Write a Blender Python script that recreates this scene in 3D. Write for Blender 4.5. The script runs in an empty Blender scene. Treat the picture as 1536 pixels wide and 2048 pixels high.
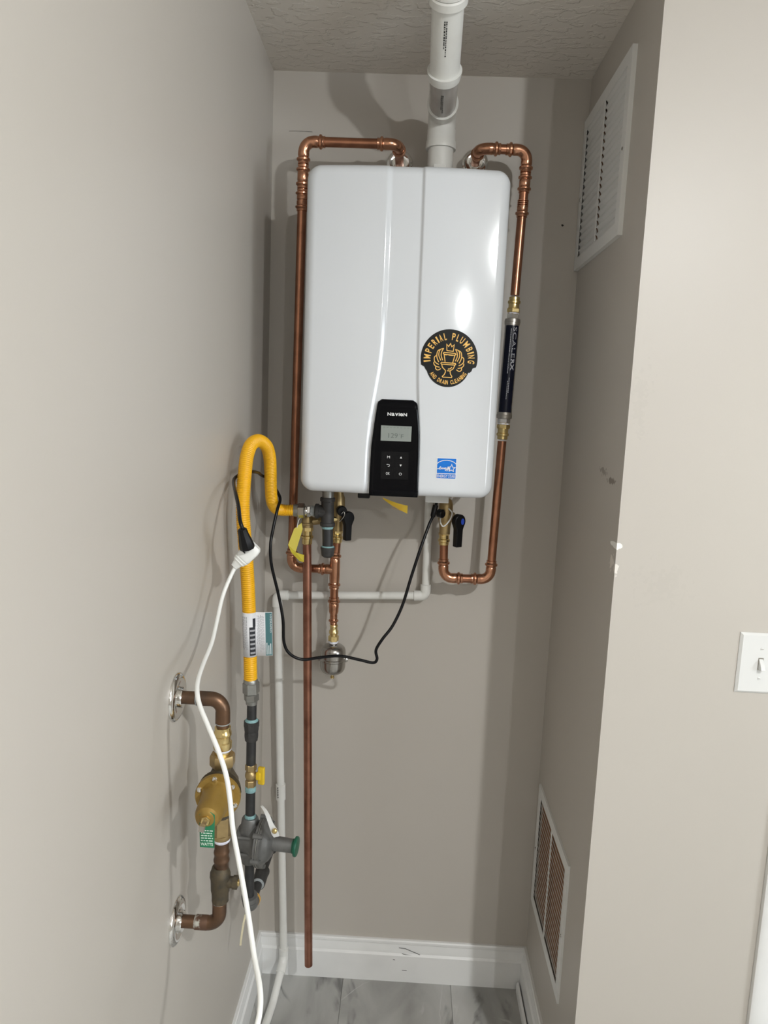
import bpy, bmesh, math, random
from mathutils import Vector as V, Matrix
random.seed(7)
PI = math.pi
scene = bpy.context.scene
COL = scene.collection

# ------------------------------------------------------------------ camera
CAM = V((0.3764, -1.9457, 1.6819))
cd = bpy.data.cameras.new('camera'); cam = bpy.data.objects.new('camera', cd); COL.objects.link(cam)
cd.sensor_fit = 'HORIZONTAL'; cd.sensor_width = 36.0; cd.lens = 33.984; cd.clip_start = 0.02
rt = V((0.99861, 0.03399, 0.04027)); up = V((-0.04469, 0.14137, 0.98895)); fw = V((-0.02793, 0.98937, -0.14269))
cam.matrix_world = Matrix(((rt.x, up.x, -fw.x, CAM.x), (rt.y, up.y, -fw.y, CAM.y), (rt.z, up.z, -fw.z, CAM.z), (0, 0, 0, 1)))
scene.camera = cam

# ------------------------------------------------------------------ world, daylight, exposure
wd = bpy.data.worlds.new('world'); scene.world = wd; wd.use_nodes = True
wd.node_tree.nodes['Background'].inputs[0].default_value = (0.75, 0.86, 1.0, 1)
wd.node_tree.nodes['Background'].inputs[1].default_value = 0.6
LENS_NEAR, LENS_FAR = 3300.0, 2500.0        # the two domed ceiling lights of the room
la = bpy.data.lights.new('window_daylight', 'AREA'); la.shape = 'RECTANGLE'; la.size = 1.1; la.size_y = 1.3
la.energy = 44.0; la.color = (0.88, 0.95, 1.0)
lo = bpy.data.objects.new('window_daylight', la); COL.objects.link(lo)
lo.location = (3.39, -2.9, 1.65); lo.rotation_euler = (0, PI / 2, 0)
scene.view_settings.view_transform = 'Standard'; scene.view_settings.look = 'None'
scene.view_settings.gamma = 1.0; scene.view_settings.use_curve_mapping = False
scene.view_settings.exposure = 0.20

# ------------------------------------------------------------------ dimensions
W, H, YJ = 0.7925, 2.506, -0.5435          # alcove width, ceiling height, front face of the right wall
RX, RY = 3.4, -6.2                          # the room in front of the alcove

# ------------------------------------------------------------------ materials
MATS = {}
def mat(name, col, rough=0.5, metal=0.0, coat=0.0, noise=None, bump=None, spec=None):
    """noise = (scale, second colour, low, high); bump = (scale, strength, distance)"""
    m = bpy.data.materials.new(name); m.use_nodes = True
    nt = m.node_tree; b = nt.nodes['Principled BSDF']
    b.inputs['Base Color'].default_value = (*col, 1); b.inputs['Roughness'].default_value = rough
    b.inputs['Metallic'].default_value = metal; b.inputs['Coat Weight'].default_value = coat
    b.inputs['Coat Roughness'].default_value = 0.06
    if spec is not None: b.inputs['Specular IOR Level'].default_value = spec
    tc = nt.nodes.new('ShaderNodeTexCoord')
    if noise:
        n = nt.nodes.new('ShaderNodeTexNoise'); n.inputs['Scale'].default_value = noise[0]; n.inputs['Detail'].default_value = 5
        r = nt.nodes.new('ShaderNodeValToRGB')
        r.color_ramp.elements[0].position = noise[2]; r.color_ramp.elements[1].position = noise[3]
        r.color_ramp.elements[0].color = (*col, 1); r.color_ramp.elements[1].color = (*noise[1], 1)
        nt.links.new(tc.outputs['Object'], n.inputs['Vector']); nt.links.new(n.outputs['Fac'], r.inputs['Fac'])
        nt.links.new(r.outputs['Color'], b.inputs['Base Color'])
    if bump:
        n2 = nt.nodes.new('ShaderNodeTexNoise'); n2.inputs['Scale'].default_value = bump[0]; n2.inputs['Detail'].default_value = 3
        bp = nt.nodes.new('ShaderNodeBump'); bp.inputs['Strength'].default_value = bump[1]; bp.inputs['Distance'].default_value = bump[2]
        nt.links.new(tc.outputs['Object'], n2.inputs['Vector']); nt.links.new(n2.outputs['Fac'], bp.inputs['Height'])
        nt.links.new(bp.outputs['Normal'], b.inputs['Normal'])
    MATS[name] = m
    return m

WALLC = (0.505, 0.470, 0.424)
mat('paint', WALLC, 0.42, noise=(1.7, (0.488, 0.454, 0.408), 0.35, 0.75), bump=(320, 0.06, 0.001), spec=0.4)
mat('trim_white', (0.80, 0.80, 0.79), 0.35, noise=(9, (0.74, 0.74, 0.73), 0.45, 0.8))
mat('copper', (0.46, 0.215, 0.13), 0.27, 1.0, noise=(26, (0.33, 0.15, 0.09), 0.40, 0.75), bump=(90, 0.04, 0.001))
mat('copper_fitting', (0.57, 0.29, 0.18), 0.24, 1.0, noise=(40, (0.40, 0.195, 0.12), 0.45, 0.8))
mat('copper_dull', (0.40, 0.19, 0.13), 0.36, 1.0, noise=(22, (0.25, 0.11, 0.075), 0.40, 0.72))
mat('copper_old', (0.17, 0.095, 0.055), 0.38, 0.75, noise=(30, (0.10, 0.065, 0.045), 0.35, 0.7))
mat('copper_soldered', (0.15, 0.085, 0.055), 0.5, 0.6, noise=(55, (0.62, 0.62, 0.56), 0.52, 0.62))
mat('brass', (0.80, 0.63, 0.30), 0.25, 1.0, noise=(60, (0.55, 0.41, 0.17), 0.45, 0.8))
mat('bronze', (0.45, 0.33, 0.16), 0.40, 0.85, noise=(45, (0.33, 0.24, 0.12), 0.4, 0.75), bump=(160, 0.15, 0.001))
mat('bronze_paint', (0.33, 0.205, 0.045), 0.38, 0.35, noise=(14, (0.26, 0.16, 0.035), 0.4, 0.75), bump=(220, 0.12, 0.001))
mat('bronze_old', (0.115, 0.09, 0.055), 0.55, 0.5, noise=(60, (0.07, 0.06, 0.045), 0.4, 0.7), bump=(150, 0.25, 0.001))
mat('chrome', (0.82, 0.81, 0.79), 0.10, 1.0)
mat('steel', (0.44, 0.425, 0.40), 0.24, 1.0, noise=(40, (0.38, 0.365, 0.34), 0.4, 0.7))
mat('nickel', (0.50, 0.47, 0.43), 0.30, 1.0)
mat('zinc', (0.36, 0.36, 0.34), 0.42, 0.85, noise=(50, (0.29, 0.29, 0.28), 0.4, 0.7))
mat('cast_alloy', (0.20, 0.20, 0.195), 0.48, 0.55, noise=(35, (0.145, 0.145, 0.14), 0.35, 0.7), bump=(260, 0.15, 0.001))
mat('iron', (0.030, 0.030, 0.031), 0.48, 0.2, noise=(40, (0.060, 0.058, 0.055), 0.5, 0.85), bump=(200, 0.15, 0.001))
mat('iron_fitting', (0.050, 0.048, 0.047), 0.55, 0.25, noise=(60, (0.030, 0.029, 0.028), 0.4, 0.8), bump=(240, 0.3, 0.001))
mat('sealant', (0.24, 0.42, 0.43), 0.6, noise=(120, (0.14, 0.22, 0.23), 0.45, 0.8))
mat('sealant_grey', (0.32, 0.34, 0.34), 0.6, noise=(120, (0.18, 0.19, 0.19), 0.45, 0.8))
mat('tape_white', (0.72, 0.73, 0.80), 0.6, noise=(90, (0.50, 0.48, 0.62), 0.5, 0.8))
mat('tape_blue', (0.22, 0.20, 0.55), 0.5)
mat('hose_yellow', (0.86, 0.46, 0.008), 0.34, noise=(8, (0.80, 0.41, 0.007), 0.4, 0.7))
mat('handle_yellow', (0.72, 0.48, 0.02), 0.35, noise=(40, (0.55, 0.36, 0.02), 0.5, 0.8))
mat('tag_yellow', (0.78, 0.52, 0.03), 0.55)
mat('tag_olive', (0.58, 0.47, 0.035), 0.5)
mat('pvc', (0.76, 0.755, 0.72), 0.35, noise=(18, (0.70, 0.69, 0.65), 0.45, 0.8))
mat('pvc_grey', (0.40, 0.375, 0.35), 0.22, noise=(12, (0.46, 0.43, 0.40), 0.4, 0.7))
mat('heater_white', (0.665, 0.685, 0.71), 0.10)
mat('plastic_white', (0.70, 0.70, 0.685), 0.3)
mat('plastic_black', (0.005, 0.005, 0.006), 0.30, spec=0.25)
mat('gloss_black', (0.003, 0.003, 0.004), 0.09, spec=0.12)
mat('key_black', (0.006, 0.006, 0.007), 0.16, spec=0.18)
mat('lcd', (0.26, 0.285, 0.265), 0.25)
mat('lcd_ink', (0.10, 0.115, 0.11), 0.4)
mat('ink_white', (0.72, 0.72, 0.72), 0.5)
mat('ink_grey', (0.36, 0.36, 0.38), 0.5)
mat('ink_black', (0.02, 0.02, 0.02), 0.6)
mat('ink_gold', (0.80, 0.47, 0.10), 0.5)
mat('sticker_black', (0.011, 0.011, 0.010), 0.45, spec=0.15)
mat('sticker_blue', (0.012, 0.17, 0.62), 0.35, spec=0.2)
mat('sticker_navy', (0.003, 0.004, 0.012), 0.25, spec=0.25)
mat('paper_white', (0.74, 0.74, 0.76), 0.6)
mat('print_teal', (0.055, 0.16, 0.17), 0.5)
mat('print_black', (0.018, 0.020, 0.026), 0.5)
mat('tag_green', (0.012, 0.17, 0.075), 0.45)
mat('cap_green', (0.008, 0.10, 0.055), 0.4)
mat('ink_pale', (0.55, 0.68, 0.58), 0.5)
mat('dot_blue', (0.02, 0.06, 0.42), 0.35)
mat('cord_white', (0.80, 0.80, 0.77), 0.4)
mat('cream', (0.66, 0.60, 0.42), 0.5)
mat('vent_white', (0.74, 0.74, 0.72), 0.4)
mat('duct_brown', (0.33, 0.185, 0.105), 0.8, noise=(30, (0.26, 0.145, 0.085), 0.4, 0.7))
mat('gap_black', (0.012, 0.011, 0.010), 0.9)
mat('plaster', (0.85, 0.84, 0.80), 0.9, noise=(200, (0.55, 0.50, 0.44), 0.5, 0.65))
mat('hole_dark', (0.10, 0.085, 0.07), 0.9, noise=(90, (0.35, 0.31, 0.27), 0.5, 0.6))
mat('grout', (0.30, 0.295, 0.28), 0.8)
mat('ink_orange', (0.80, 0.42, 0.05), 0.5)

def ceiling_material():
    m = bpy.data.materials.new('knockdown_ceiling'); m.use_nodes = True; nt = m.node_tree; b = nt.nodes['Principled BSDF']
    b.inputs['Base Color'].default_value = (0.72, 0.675, 0.615, 1); b.inputs['Roughness'].default_value = 0.7
    tc = nt.nodes.new('ShaderNodeTexCoord'); mp = nt.nodes.new('ShaderNodeMapping'); mp.inputs['Scale'].default_value = (30, 46, 30)
    n = nt.nodes.new('ShaderNodeTexNoise'); n.inputs['Scale'].default_value = 1.0; n.inputs['Detail'].default_value = 4; n.inputs['Distortion'].default_value = 0.25
    r = nt.nodes.new('ShaderNodeValToRGB'); r.color_ramp.elements[0].position = 0.50; r.color_ramp.elements[1].position = 0.58
    bp = nt.nodes.new('ShaderNodeBump'); bp.inputs['Strength'].default_value = 0.6; bp.inputs['Distance'].default_value = 0.0025
    nt.links.new(tc.outputs['Object'], mp.inputs['Vector']); nt.links.new(mp.outputs['Vector'], n.inputs['Vector'])
    nt.links.new(n.outputs['Fac'], r.inputs['Fac']); nt.links.new(r.outputs['Color'], bp.inputs['Height']); nt.links.new(bp.outputs['Normal'], b.inputs['Normal'])
    MATS['ceiling'] = m
ceiling_material()

def tile_material():
    m = bpy.data.materials.new('marble_tile'); m.use_nodes = True; nt = m.node_tree; b = nt.nodes['Principled BSDF']
    b.inputs['Roughness'].default_value = 0.38
    tc = nt.nodes.new('ShaderNodeTexCoord'); oi = nt.nodes.new('ShaderNodeObjectInfo')
    cm = nt.nodes.new('ShaderNodeCombineXYZ'); mu = nt.nodes.new('ShaderNodeMath'); mu.operation = 'MULTIPLY'; mu.inputs[1].default_value = 37.0
    ad = nt.nodes.new('ShaderNodeVectorMath'); ad.operation = 'ADD'
    nt.links.new(oi.outputs['Random'], mu.inputs[0])
    for k in range(3): nt.links.new(mu.outputs[0], cm.inputs[k])
    mpg = nt.nodes.new('ShaderNodeMapping'); mpg.inputs['Scale'].default_value = (1.25, .6, 1); mpg.inputs['Rotation'].default_value = (0, 0, .3)
    nt.links.new(tc.outputs['Object'], mpg.inputs['Vector']); nt.links.new(mpg.outputs[0], ad.inputs[0]); nt.links.new(cm.outputs[0], ad.inputs[1])
    def noise(scale, detail, dist):
        n = nt.nodes.new('ShaderNodeTexNoise'); n.inputs['Scale'].default_value = scale; n.inputs['Detail'].default_value = detail; n.inputs['Distortion'].default_value = dist
        nt.links.new(ad.outputs[0], n.inputs['Vector']); return n
    def ramp(src, stops):
        r = nt.nodes.new('ShaderNodeValToRGB'); e = r.color_ramp.elements
        while len(e) < len(stops): e.new(0.5)
        for el, (p, c) in zip(e, stops): el.position = p; el.color = (c[0], c[1], c[2], 1)
        nt.links.new(src, r.inputs['Fac']); return r
    base = ramp(noise(5.5, 7, 0.6).outputs['Fac'], [(0.30, (0.27, 0.265, 0.25)), (0.50, (0.40, 0.395, 0.375)), (0.72, (0.52, 0.515, 0.495))])
    g = (1, 1, 1); z = (0, 0, 0)
    dark = ramp(noise(3.3, 5, 1.4).outputs['Fac'], [(0.45, z), (0.50, g), (0.53, z)])
    dm = ramp(noise(11, 3, 0).outputs['Fac'], [(0.5, z), (0.62, g)])
    lite = ramp(noise(4.1, 4, 1.0).outputs['Fac'], [(0.44, z), (0.447, g), (0.456, z)])
    lm = ramp(noise(8, 3, 0).outputs['Fac'], [(0.48, z), (0.6, g)])
    def mult(a, c):
        q = nt.nodes.new('ShaderNodeMath'); q.operation = 'MULTIPLY'; nt.links.new(a, q.inputs[0]); nt.links.new(c, q.inputs[1]); return q
    def mix(fac, a, c):
        q = nt.nodes.new('ShaderNodeMix'); q.data_type = 'RGBA'
        nt.links.new(fac, q.inputs[0]); nt.links.new(a, q.inputs[6]); q.inputs[7].default_value = (*c, 1); return q
    m1 = mix(mult(dark.outputs[0], dm.outputs[0]).outputs[0], base.outputs[0], (0.16, 0.157, 0.15))
    m2 = mix(mult(lite.outputs[0], lm.outputs[0]).outputs[0], m1.outputs[2], (0.56, 0.555, 0.54))
    nt.links.new(m2.outputs[2], b.inputs['Base Color'])
    MATS['tile'] = m
tile_material()

def emit_material(name, col, strength):
    m = bpy.data.materials.new(name); m.use_nodes = True; nt = m.node_tree
    b = nt.nodes['Principled BSDF']; b.inputs['Base Color'].default_value = (*col, 1)
    b.inputs['Emission Color'].default_value = (*col, 1); b.inputs['Emission Strength'].default_value = strength
    MATS[name] = m
emit_material('lens_glow_near', (0.98, 1.0, 1.0), LENS_NEAR); emit_material('lens_glow_far', (0.98, 1.0, 1.0), LENS_FAR)

# ------------------------------------------------------------------ helpers
ORIG = {}
def thing(name, label, cat, loc, group=None):
    o = bpy.data.objects.new(name, None); COL.objects.link(o); o.location = loc; o.empty_display_size = 0.02
    o['label'] = label; o['category'] = cat
    if group: o['group'] = group
    ORIG[o.name] = V(loc)
    return o

def unit(a): return V(a).normalized()
def frame(d):
    d = unit(d); h = V((0, 0, 1)) if abs(d.z) < 0.9 else V((1, 0, 0))
    a = h.cross(d).normalized(); return a, d.cross(a).normalized()

class MB:
    def __init__(s): s.v = []; s.f = []
    def raw(s, verts, faces):
        o = len(s.v); s.v += [V(p) for p in verts]; s.f += [tuple(i + o for i in f) for f in faces]; return s
    def tube(s, pts, r, n=16, caps=True):
        pts = [V(p) for p in pts]; m = len(pts); rr = r if isinstance(r, (list, tuple)) else [r] * m
        tang = [(pts[min(i + 1, m - 1)] - pts[max(i - 1, 0)]).normalized() for i in range(m)]
        a, b = frame(tang[0]); vs = []; fs = []
        for i in range(m):
            t = tang[i]; a = (a - t * a.dot(t)).normalized(); b = t.cross(a)
            for k in range(n):
                th = 2 * PI * k / n; vs.append(pts[i] + (a * math.cos(th) + b * math.sin(th)) * rr[i])
        for i in range(m - 1):
            for k in range(n):
                k2 = (k + 1) % n; fs.append((i * n + k, i * n + k2, (i + 1) * n + k2, (i + 1) * n + k))
        if caps: fs.append(tuple(range(n))[::-1]); fs.append(tuple((m - 1) * n + k for k in range(n)))
        return s.raw(vs, fs)
    def lathe(s, P, d, prof, n=24, rot=0.0, sx=1.0):
        P = V(P); d = unit(d); a, b = frame(d); vs = []; fs = []; m = len(prof)
        for (t, r) in prof:
            for k in range(n):
                th = 2 * PI * k / n + rot; vs.append(P + d * t + a * (r * sx * math.cos(th)) + b * (r * math.sin(th)))
        for i in range(m - 1):
            for k in range(n):
                k2 = (k + 1) % n; fs.append((i * n + k, i * n + k2, (i + 1) * n + k2, (i + 1) * n + k))
        fs.append(tuple(range(n))[::-1]); fs.append(tuple((m - 1) * n + k for k in range(n)))
        return s.raw(vs, fs)
    def cyl(s, A, B, r, n=20, r2=None):
        A = V(A); B = V(B); return s.lathe(A, B - A, [(0, r), ((B - A).length, r if r2 is None else r2)], n)
    def hexa(s, A, B, r, n=6, rot=0.3):
        A = V(A); B = V(B); L = (B - A).length; c = min(0.0018, L * 0.2)
        return s.lathe(A, B - A, [(0, r * 0.88), (c, r), (L - c, r), (L, r * 0.88)], n, rot)
    def box(s, lo, hi):
        x0, y0, z0 = lo; x1, y1, z1 = hi
        return s.raw([(x0, y0, z0), (x1, y0, z0), (x1, y1, z0), (x0, y1, z0), (x0, y0, z1), (x1, y0, z1), (x1, y1, z1), (x0, y1, z1)],
                     [(0, 3, 2, 1), (4, 5, 6, 7), (0, 1, 5, 4), (1, 2, 6, 5), (2, 3, 7, 6), (3, 0, 4, 7)])
    def obox(s, c, ex, ey, ez, hx, hy, hz):
        c = V(c); ex, ey, ez = unit(ex), unit(ey), unit(ez); vs = []
        for sz in (-1, 1):
            for sx, sy in ((-1, -1), (1, -1), (1, 1), (-1, 1)): vs.append(c + ex * hx * sx + ey * hy * sy + ez * hz * sz)
        return s.raw(vs, [(0, 3, 2, 1), (4, 5, 6, 7), (0, 1, 5, 4), (1, 2, 6, 5), (2, 3, 7, 6), (3, 0, 4, 7)])
    def prism(s, poly, fn, h0, h1):
        n = len(poly); vs = [fn(u, v, h0) for u, v in poly] + [fn(u, v, h1) for u, v in poly]
        fs = [tuple(range(n))[::-1], tuple(range(n, 2 * n))] + [(i, (i + 1) % n, n + (i + 1) % n, n + i) for i in range(n)]
        return s.raw(vs, fs)
    def sphere(s, c, r, nu=20, nv=12, sz=1.0):
        pr = []
        for i in range(nv + 1):
            th = -PI / 2 + PI * i / nv; pr.append((r * sz * math.sin(th), max(r * math.cos(th), r * 0.02)))
        return s.lathe(c, (0, 0, 1), pr, nu)
    def build(s, name, m, parent=None, smooth=True, bevel=0, sharp=35, label=None, kind=None):
        org = ORIG.get(parent.name, V((0, 0, 0))) if parent else V((0, 0, 0))
        me = bpy.data.meshes.new(name); me.from_pydata([tuple(p - org) for p in s.v], [], s.f); me.update()
        bm = bmesh.new(); bm.from_mesh(me); bmesh.ops.recalc_face_normals(bm, faces=bm.faces[:]); bm.to_mesh(me); bm.free()
        o = bpy.data.objects.new(name, me); COL.objects.link(o)
        me.materials.append(MATS[m])
        if smooth:
            for p in me.polygons: p.use_smooth = True
            me.set_sharp_from_angle(angle=math.radians(sharp))
        if parent: o.parent = parent
        ORIG[o.name] = org
        if bevel:
            md = o.modifiers.new('bevel', 'BEVEL'); md.width = bevel; md.segments = 3; md.limit_method = 'ANGLE'
        if label: o['label'] = label
        if kind: o['kind'] = kind
        return o

def spline(pts, per=8):
    pts = [V(p) for p in pts]; P = [pts[0] * 2 - pts[1]] + pts + [pts[-1] * 2 - pts[-2]]; out = []
    for i in range(1, len(P) - 2):
        a, b, c, d = P[i - 1:i + 3]
        for k in range(per):
            t = k / per
            out.append(0.5 * ((2 * b) + (c - a) * t + (2 * a - 5 * b + 4 * c - d) * t * t + (3 * b - a - 3 * c + d) * t ** 3))
    out.append(pts[-1]); return out

def arc_path(p0, p1, p2, R, n=10):
    """fillet of the corner p1 with radius R: list of points plus the tangent length"""
    p0, p1, p2 = V(p0), V(p1), V(p2); d1 = unit(p0 - p1); d2 = unit(p2 - p1)
    ang = d1.angle(d2); t = R / math.tan(ang / 2); c = p1 + (d1 + d2).normalized() * (R / math.sin(ang / 2))
    a = p1 + d1 * t - c; b = p1 + d2 * t - c; th = a.angle(b); out = []
    for i in range(n + 1):
        k = i / n; out.append(c + (a * math.sin((1 - k) * th) + b * math.sin(k * th)) / math.sin(th))
    return out, t, d1, d2

# press sleeve: bead near the open end
def sleeve(mb, P, d, r=0.0111, L=0.027):
    mb.lathe(P, d, [(-0.001, r + .0022), (L * .28, r + .0023), (L * .36, r + .0015), (L * .45, r + .0024), (L * .52, r + .0052), (L * .66, r + .0052), (L * .74, r + .0024), (L * .80, r + .0015), (L * .97, r + .0022), (L, r + .0004)], 24)

def press_run(parent, pts, pmat='copper', fmat='copper_fitting', r=0.0111, R=0.024):
    pts = [V(p) for p in pts]; cut = [0.0] * len(pts)
    for i in range(1, len(pts) - 1):
        path, t, d1, d2 = arc_path(pts[i - 1], pts[i], pts[i + 1], R)
        mb = MB(); mb.tube(path, r + .0020, 20)
        sleeve(mb, pts[i] + d1 * t, d1, r); sleeve(mb, pts[i] + d2 * t, d2, r)
        mb.build('elbow', fmat, parent); cut[i] = t + .024
    for i in range(len(pts) - 1):
        d = unit(pts[i + 1] - pts[i]); A = pts[i] + d * cut[i]; B = pts[i + 1] - d * cut[i + 1]
        if (B - A).dot(d) > 0.004: MB().cyl(A, B, r).build('pipe', pmat, parent)

def escutcheon(name, c, d, r, label, group, m='chrome'):
    d = unit(d); t = thing(name, label, 'wall flange', c, group)
    MB().lathe(c, d, [(0, r), (.002, r), (.0045, r * .97), (.0075, r * .86), (.0085, r * .74), (.0065, r * .60), (.0065, r * .42)], 40).build('flange', m, t)
    MB().lathe(c, d, [(.0, r * .43), (.0125, r * .43), (.014, r * .40)], 32).build('collar', m, t)
    return t

# ------------------------------------------------------------------ lettering
_tc = {}
def text_mesh(body, off=0.0, shear=0.0):
    key = (body, off, shear)
    if key in _tc: return _tc[key]
    cu = bpy.data.curves.new('t', 'FONT'); cu.body = body; cu.size = 1.0; cu.offset = off; cu.shear = shear; cu.resolution_u = 3
    o = bpy.data.objects.new('t', cu); COL.objects.link(o)
    bpy.context.view_layer.update()
    dg = bpy.context.evaluated_depsgraph_get(); me = bpy.data.meshes.new_from_object(o.evaluated_get(dg))
    vs = [(v.co.x, v.co.y) for v in me.vertices]; fs = [tuple(p.vertices) for p in me.polygons]
    bpy.data.objects.remove(o); bpy.data.curves.remove(cu); bpy.data.meshes.remove(me)
    x0 = min(v[0] for v in vs); x1 = max(v[0] for v in vs)
    _tc[key] = ([(v[0] - x0, v[1]) for v in vs], fs, x1 - x0); return _tc[key]

def put_text(mb, body, fn, u0, u1, v0, h, off=0.0, shear=0.0):
    """text squeezed between u0 and u1 with its baseline at v0 and cap height h, mapped through fn(u, v)"""
    vs, fs, w = text_mesh(body, off, shear); k = (u1 - u0) / w; kv = h / 0.70
    mb.raw([fn(u0 + x * k, v0 + y * kv) for x, y in vs], fs)

def ribbon(mb, pts, w, fn, closed=False):
    n = len(pts); P = [V((p[0], p[1], 0)) for p in pts]; L = []; Rr = []
    for i in range(n):
        a = P[(i - 1) % n] if (closed or i > 0) else P[i]; c = P[(i + 1) % n] if (closed or i < n - 1) else P[i]
        d1 = (P[i] - a); d2 = (c - P[i])
        if d1.length < 1e-9: d1 = d2
        if d2.length < 1e-9: d2 = d1
        d1 = d1.normalized(); d2 = d2.normalized(); t = (d1 + d2)
        t = t.normalized() if t.length > .1 else d1
        nn = V((-t.y, t.x, 0)); k = 1 / max(0.5, nn.dot(V((-d1.y, d1.x, 0))))
        L.append(P[i] + nn * (w / 2 * k)); Rr.append(P[i] - nn * (w / 2 * k))
    vs = [fn(p.x, p.y) for p in L] + [fn(p.x, p.y) for p in Rr]
    fs = [(i, (i + 1) % n, n + (i + 1) % n, n + i) for i in range(n if closed else n - 1)]
    mb.raw(vs, fs)

def struct(o): o['kind'] = 'structure'; return o

# ================================================================== THE ROOM
def paint_with_wear():
    """the wall paint, with plaster chips and dark scuffs at the jamb and on the white board"""
    m = MATS['paint'].copy(); m.name = 'paint_worn'; nt = m.node_tree; b = nt.nodes['Principled BSDF']
    src = b.inputs['Base Color'].links[0].from_socket
    tc = nt.nodes.new('ShaderNodeTexCoord')
    n = nt.nodes.new('ShaderNodeTexNoise'); n.inputs['Scale'].default_value = 95; n.inputs['Detail'].default_value = 3
    nt.links.new(tc.outputs['Object'], n.inputs['Vector'])
    def spot(c, sc, thr, col, src):
        mp = nt.nodes.new('ShaderNodeVectorMath'); mp.operation = 'SUBTRACT'; mp.inputs[1].default_value = c
        ms = nt.nodes.new('ShaderNodeVectorMath'); ms.operation = 'DIVIDE'; ms.inputs[1].default_value = sc
        ln = nt.nodes.new('ShaderNodeVectorMath'); ln.operation = 'LENGTH'
        nt.links.new(tc.outputs['Object'], mp.inputs[0]); nt.links.new(mp.outputs[0], ms.inputs[0]); nt.links.new(ms.outputs[0], ln.inputs[0])
        a = nt.nodes.new('ShaderNodeMath'); a.operation = 'MULTIPLY_ADD'; a.inputs[1].default_value = -1.0; a.inputs[2].default_value = 1.0
        nt.links.new(ln.outputs['Value'], a.inputs[0])
        s2 = nt.nodes.new('ShaderNodeMath'); s2.operation = 'MULTIPLY_ADD'; s2.inputs[1].default_value = 2.2
        nt.links.new(n.outputs['Fac'], s2.inputs[0]); nt.links.new(a.outputs[0], s2.inputs[2])
        g = nt.nodes.new('ShaderNodeMapRange'); g.inputs['From Min'].default_value = thr; g.inputs['From Max'].default_value = thr + 0.18
        nt.links.new(s2.outputs[0], g.inputs['Value'])
        c2 = nt.nodes.new('ShaderNodeMath'); c2.operation = 'GREATER_THAN'; c2.inputs[1].default_value = 0.0; nt.links.new(a.outputs[0], c2.inputs[0])
        mu = nt.nodes.new('ShaderNodeMath'); mu.operation = 'MULTIPLY'; nt.links.new(g.outputs[0], mu.inputs[0]); nt.links.new(c2.outputs[0], mu.inputs[1])
        mx = nt.nodes.new('ShaderNodeMix'); mx.data_type = 'RGBA'; nt.links.new(mu.outputs[0], mx.inputs[0]); nt.links.new(src, mx.inputs[6]); mx.inputs[7].default_value = (*col, 1)
        return mx.outputs[2]
    src = spot((W + .003, YJ, 1.4325), (.008, .05, .007), 0.95, (0.88, 0.87, 0.83), src)
    src = spot((W, -.520, 1.397), (.02, .020, .024), 1.42, (0.74, 0.69, 0.62), src)
    src = spot((W + .002, YJ, 1.385), (.009, .02, .03), 1.50, (0.78, 0.74, 0.68), src)
    src = spot((W, -.40, 1.567), (.02, .060, .017), 1.66, (0.30, 0.265, 0.235), src)
    src = spot((W, -.47, 1.552), (.02, .040, .009), 1.45, (0.24, 0.21, 0.18), src)
    src = spot((W + .10, YJ, 1.36), (.13, .05, .10), 1.78, (0.488, 0.455, 0.41), src)
    src = spot((W + .02, YJ, 1.72), (.05, .05, .16), 1.78, (0.486, 0.453, 0.408), src)
    nt.links.new(src, b.inputs['Base Color']); MATS['paint_worn'] = m
paint_with_wear()

T = 0.12
wb = struct(MB().box((-T, 0, 0), (W + T, T, H)).build('wall_back', 'paint', smooth=False))
mb = MB(); ribbon(mb, [(.0416, 2.3645), (.06, 2.3652), (.0705, 2.3650), (.1014, 2.3640)], .0009, lambda u, v: V((u, -.0004, v))); mb.build('scratch', 'gap_black', wb, smooth=False)
struct(MB().box((-T, RY - T, 0), (0, 0, H)).build('wall_left', 'paint', smooth=False))
# right side of the alcove with two duct openings: pieces around the holes, then the face towards the room
VZ0, VZ1, VY0, VY1 = 2.075, 2.378, -.368, -.030       # opening of the upper grille
LZ0, LZ1, LY0, LY1 = 0.335, 0.632, -.376, -.062       # opening of the lower grille
wr = MB(); xa, xb = W, W + T
wr.box((xa, YJ + .0, 0), (xb, 0, LZ0)); wr.box((xa, YJ, LZ1), (xb, 0, VZ0)); wr.box((xa, YJ, VZ1), (xb, 0, H))
wr.box((xa, YJ, LZ0), (xb, LY0, LZ1)); wr.box((xa, LY1, LZ0), (xb, 0, LZ1))
wr.box((xa, YJ, VZ0), (xb, VY0, VZ1)); wr.box((xa, VY1, VZ0), (xb, 0, VZ1))
struct(wr.build('wall_right', 'paint_worn', smooth=False))
struct(MB().box((xb, YJ, 0), (1.215, YJ + T, H)).box((1.215, YJ, 2.05), (2.02, YJ + T, H)).box((2.02, YJ, 0), (RX + T, YJ + T, H)).build('wall_front', 'paint_worn', smooth=False))
wy0, wy1, wz0, wz1 = -3.6, -2.2, 1.05, 2.25
struct(MB().box((RX, RY - T, 0), (RX + T, wy0, H)).box((RX, wy1, 0), (RX + T, YJ, H)).box((RX, wy0, 0), (RX + T, wy1, wz0)).box((RX, wy0, wz1), (RX + T, wy1, H)).build('wall_side', 'paint', smooth=False))
struct(MB().box((-T, RY - T, 0), (RX + T, RY, H)).build('wall_rear', 'paint', smooth=False))
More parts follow.
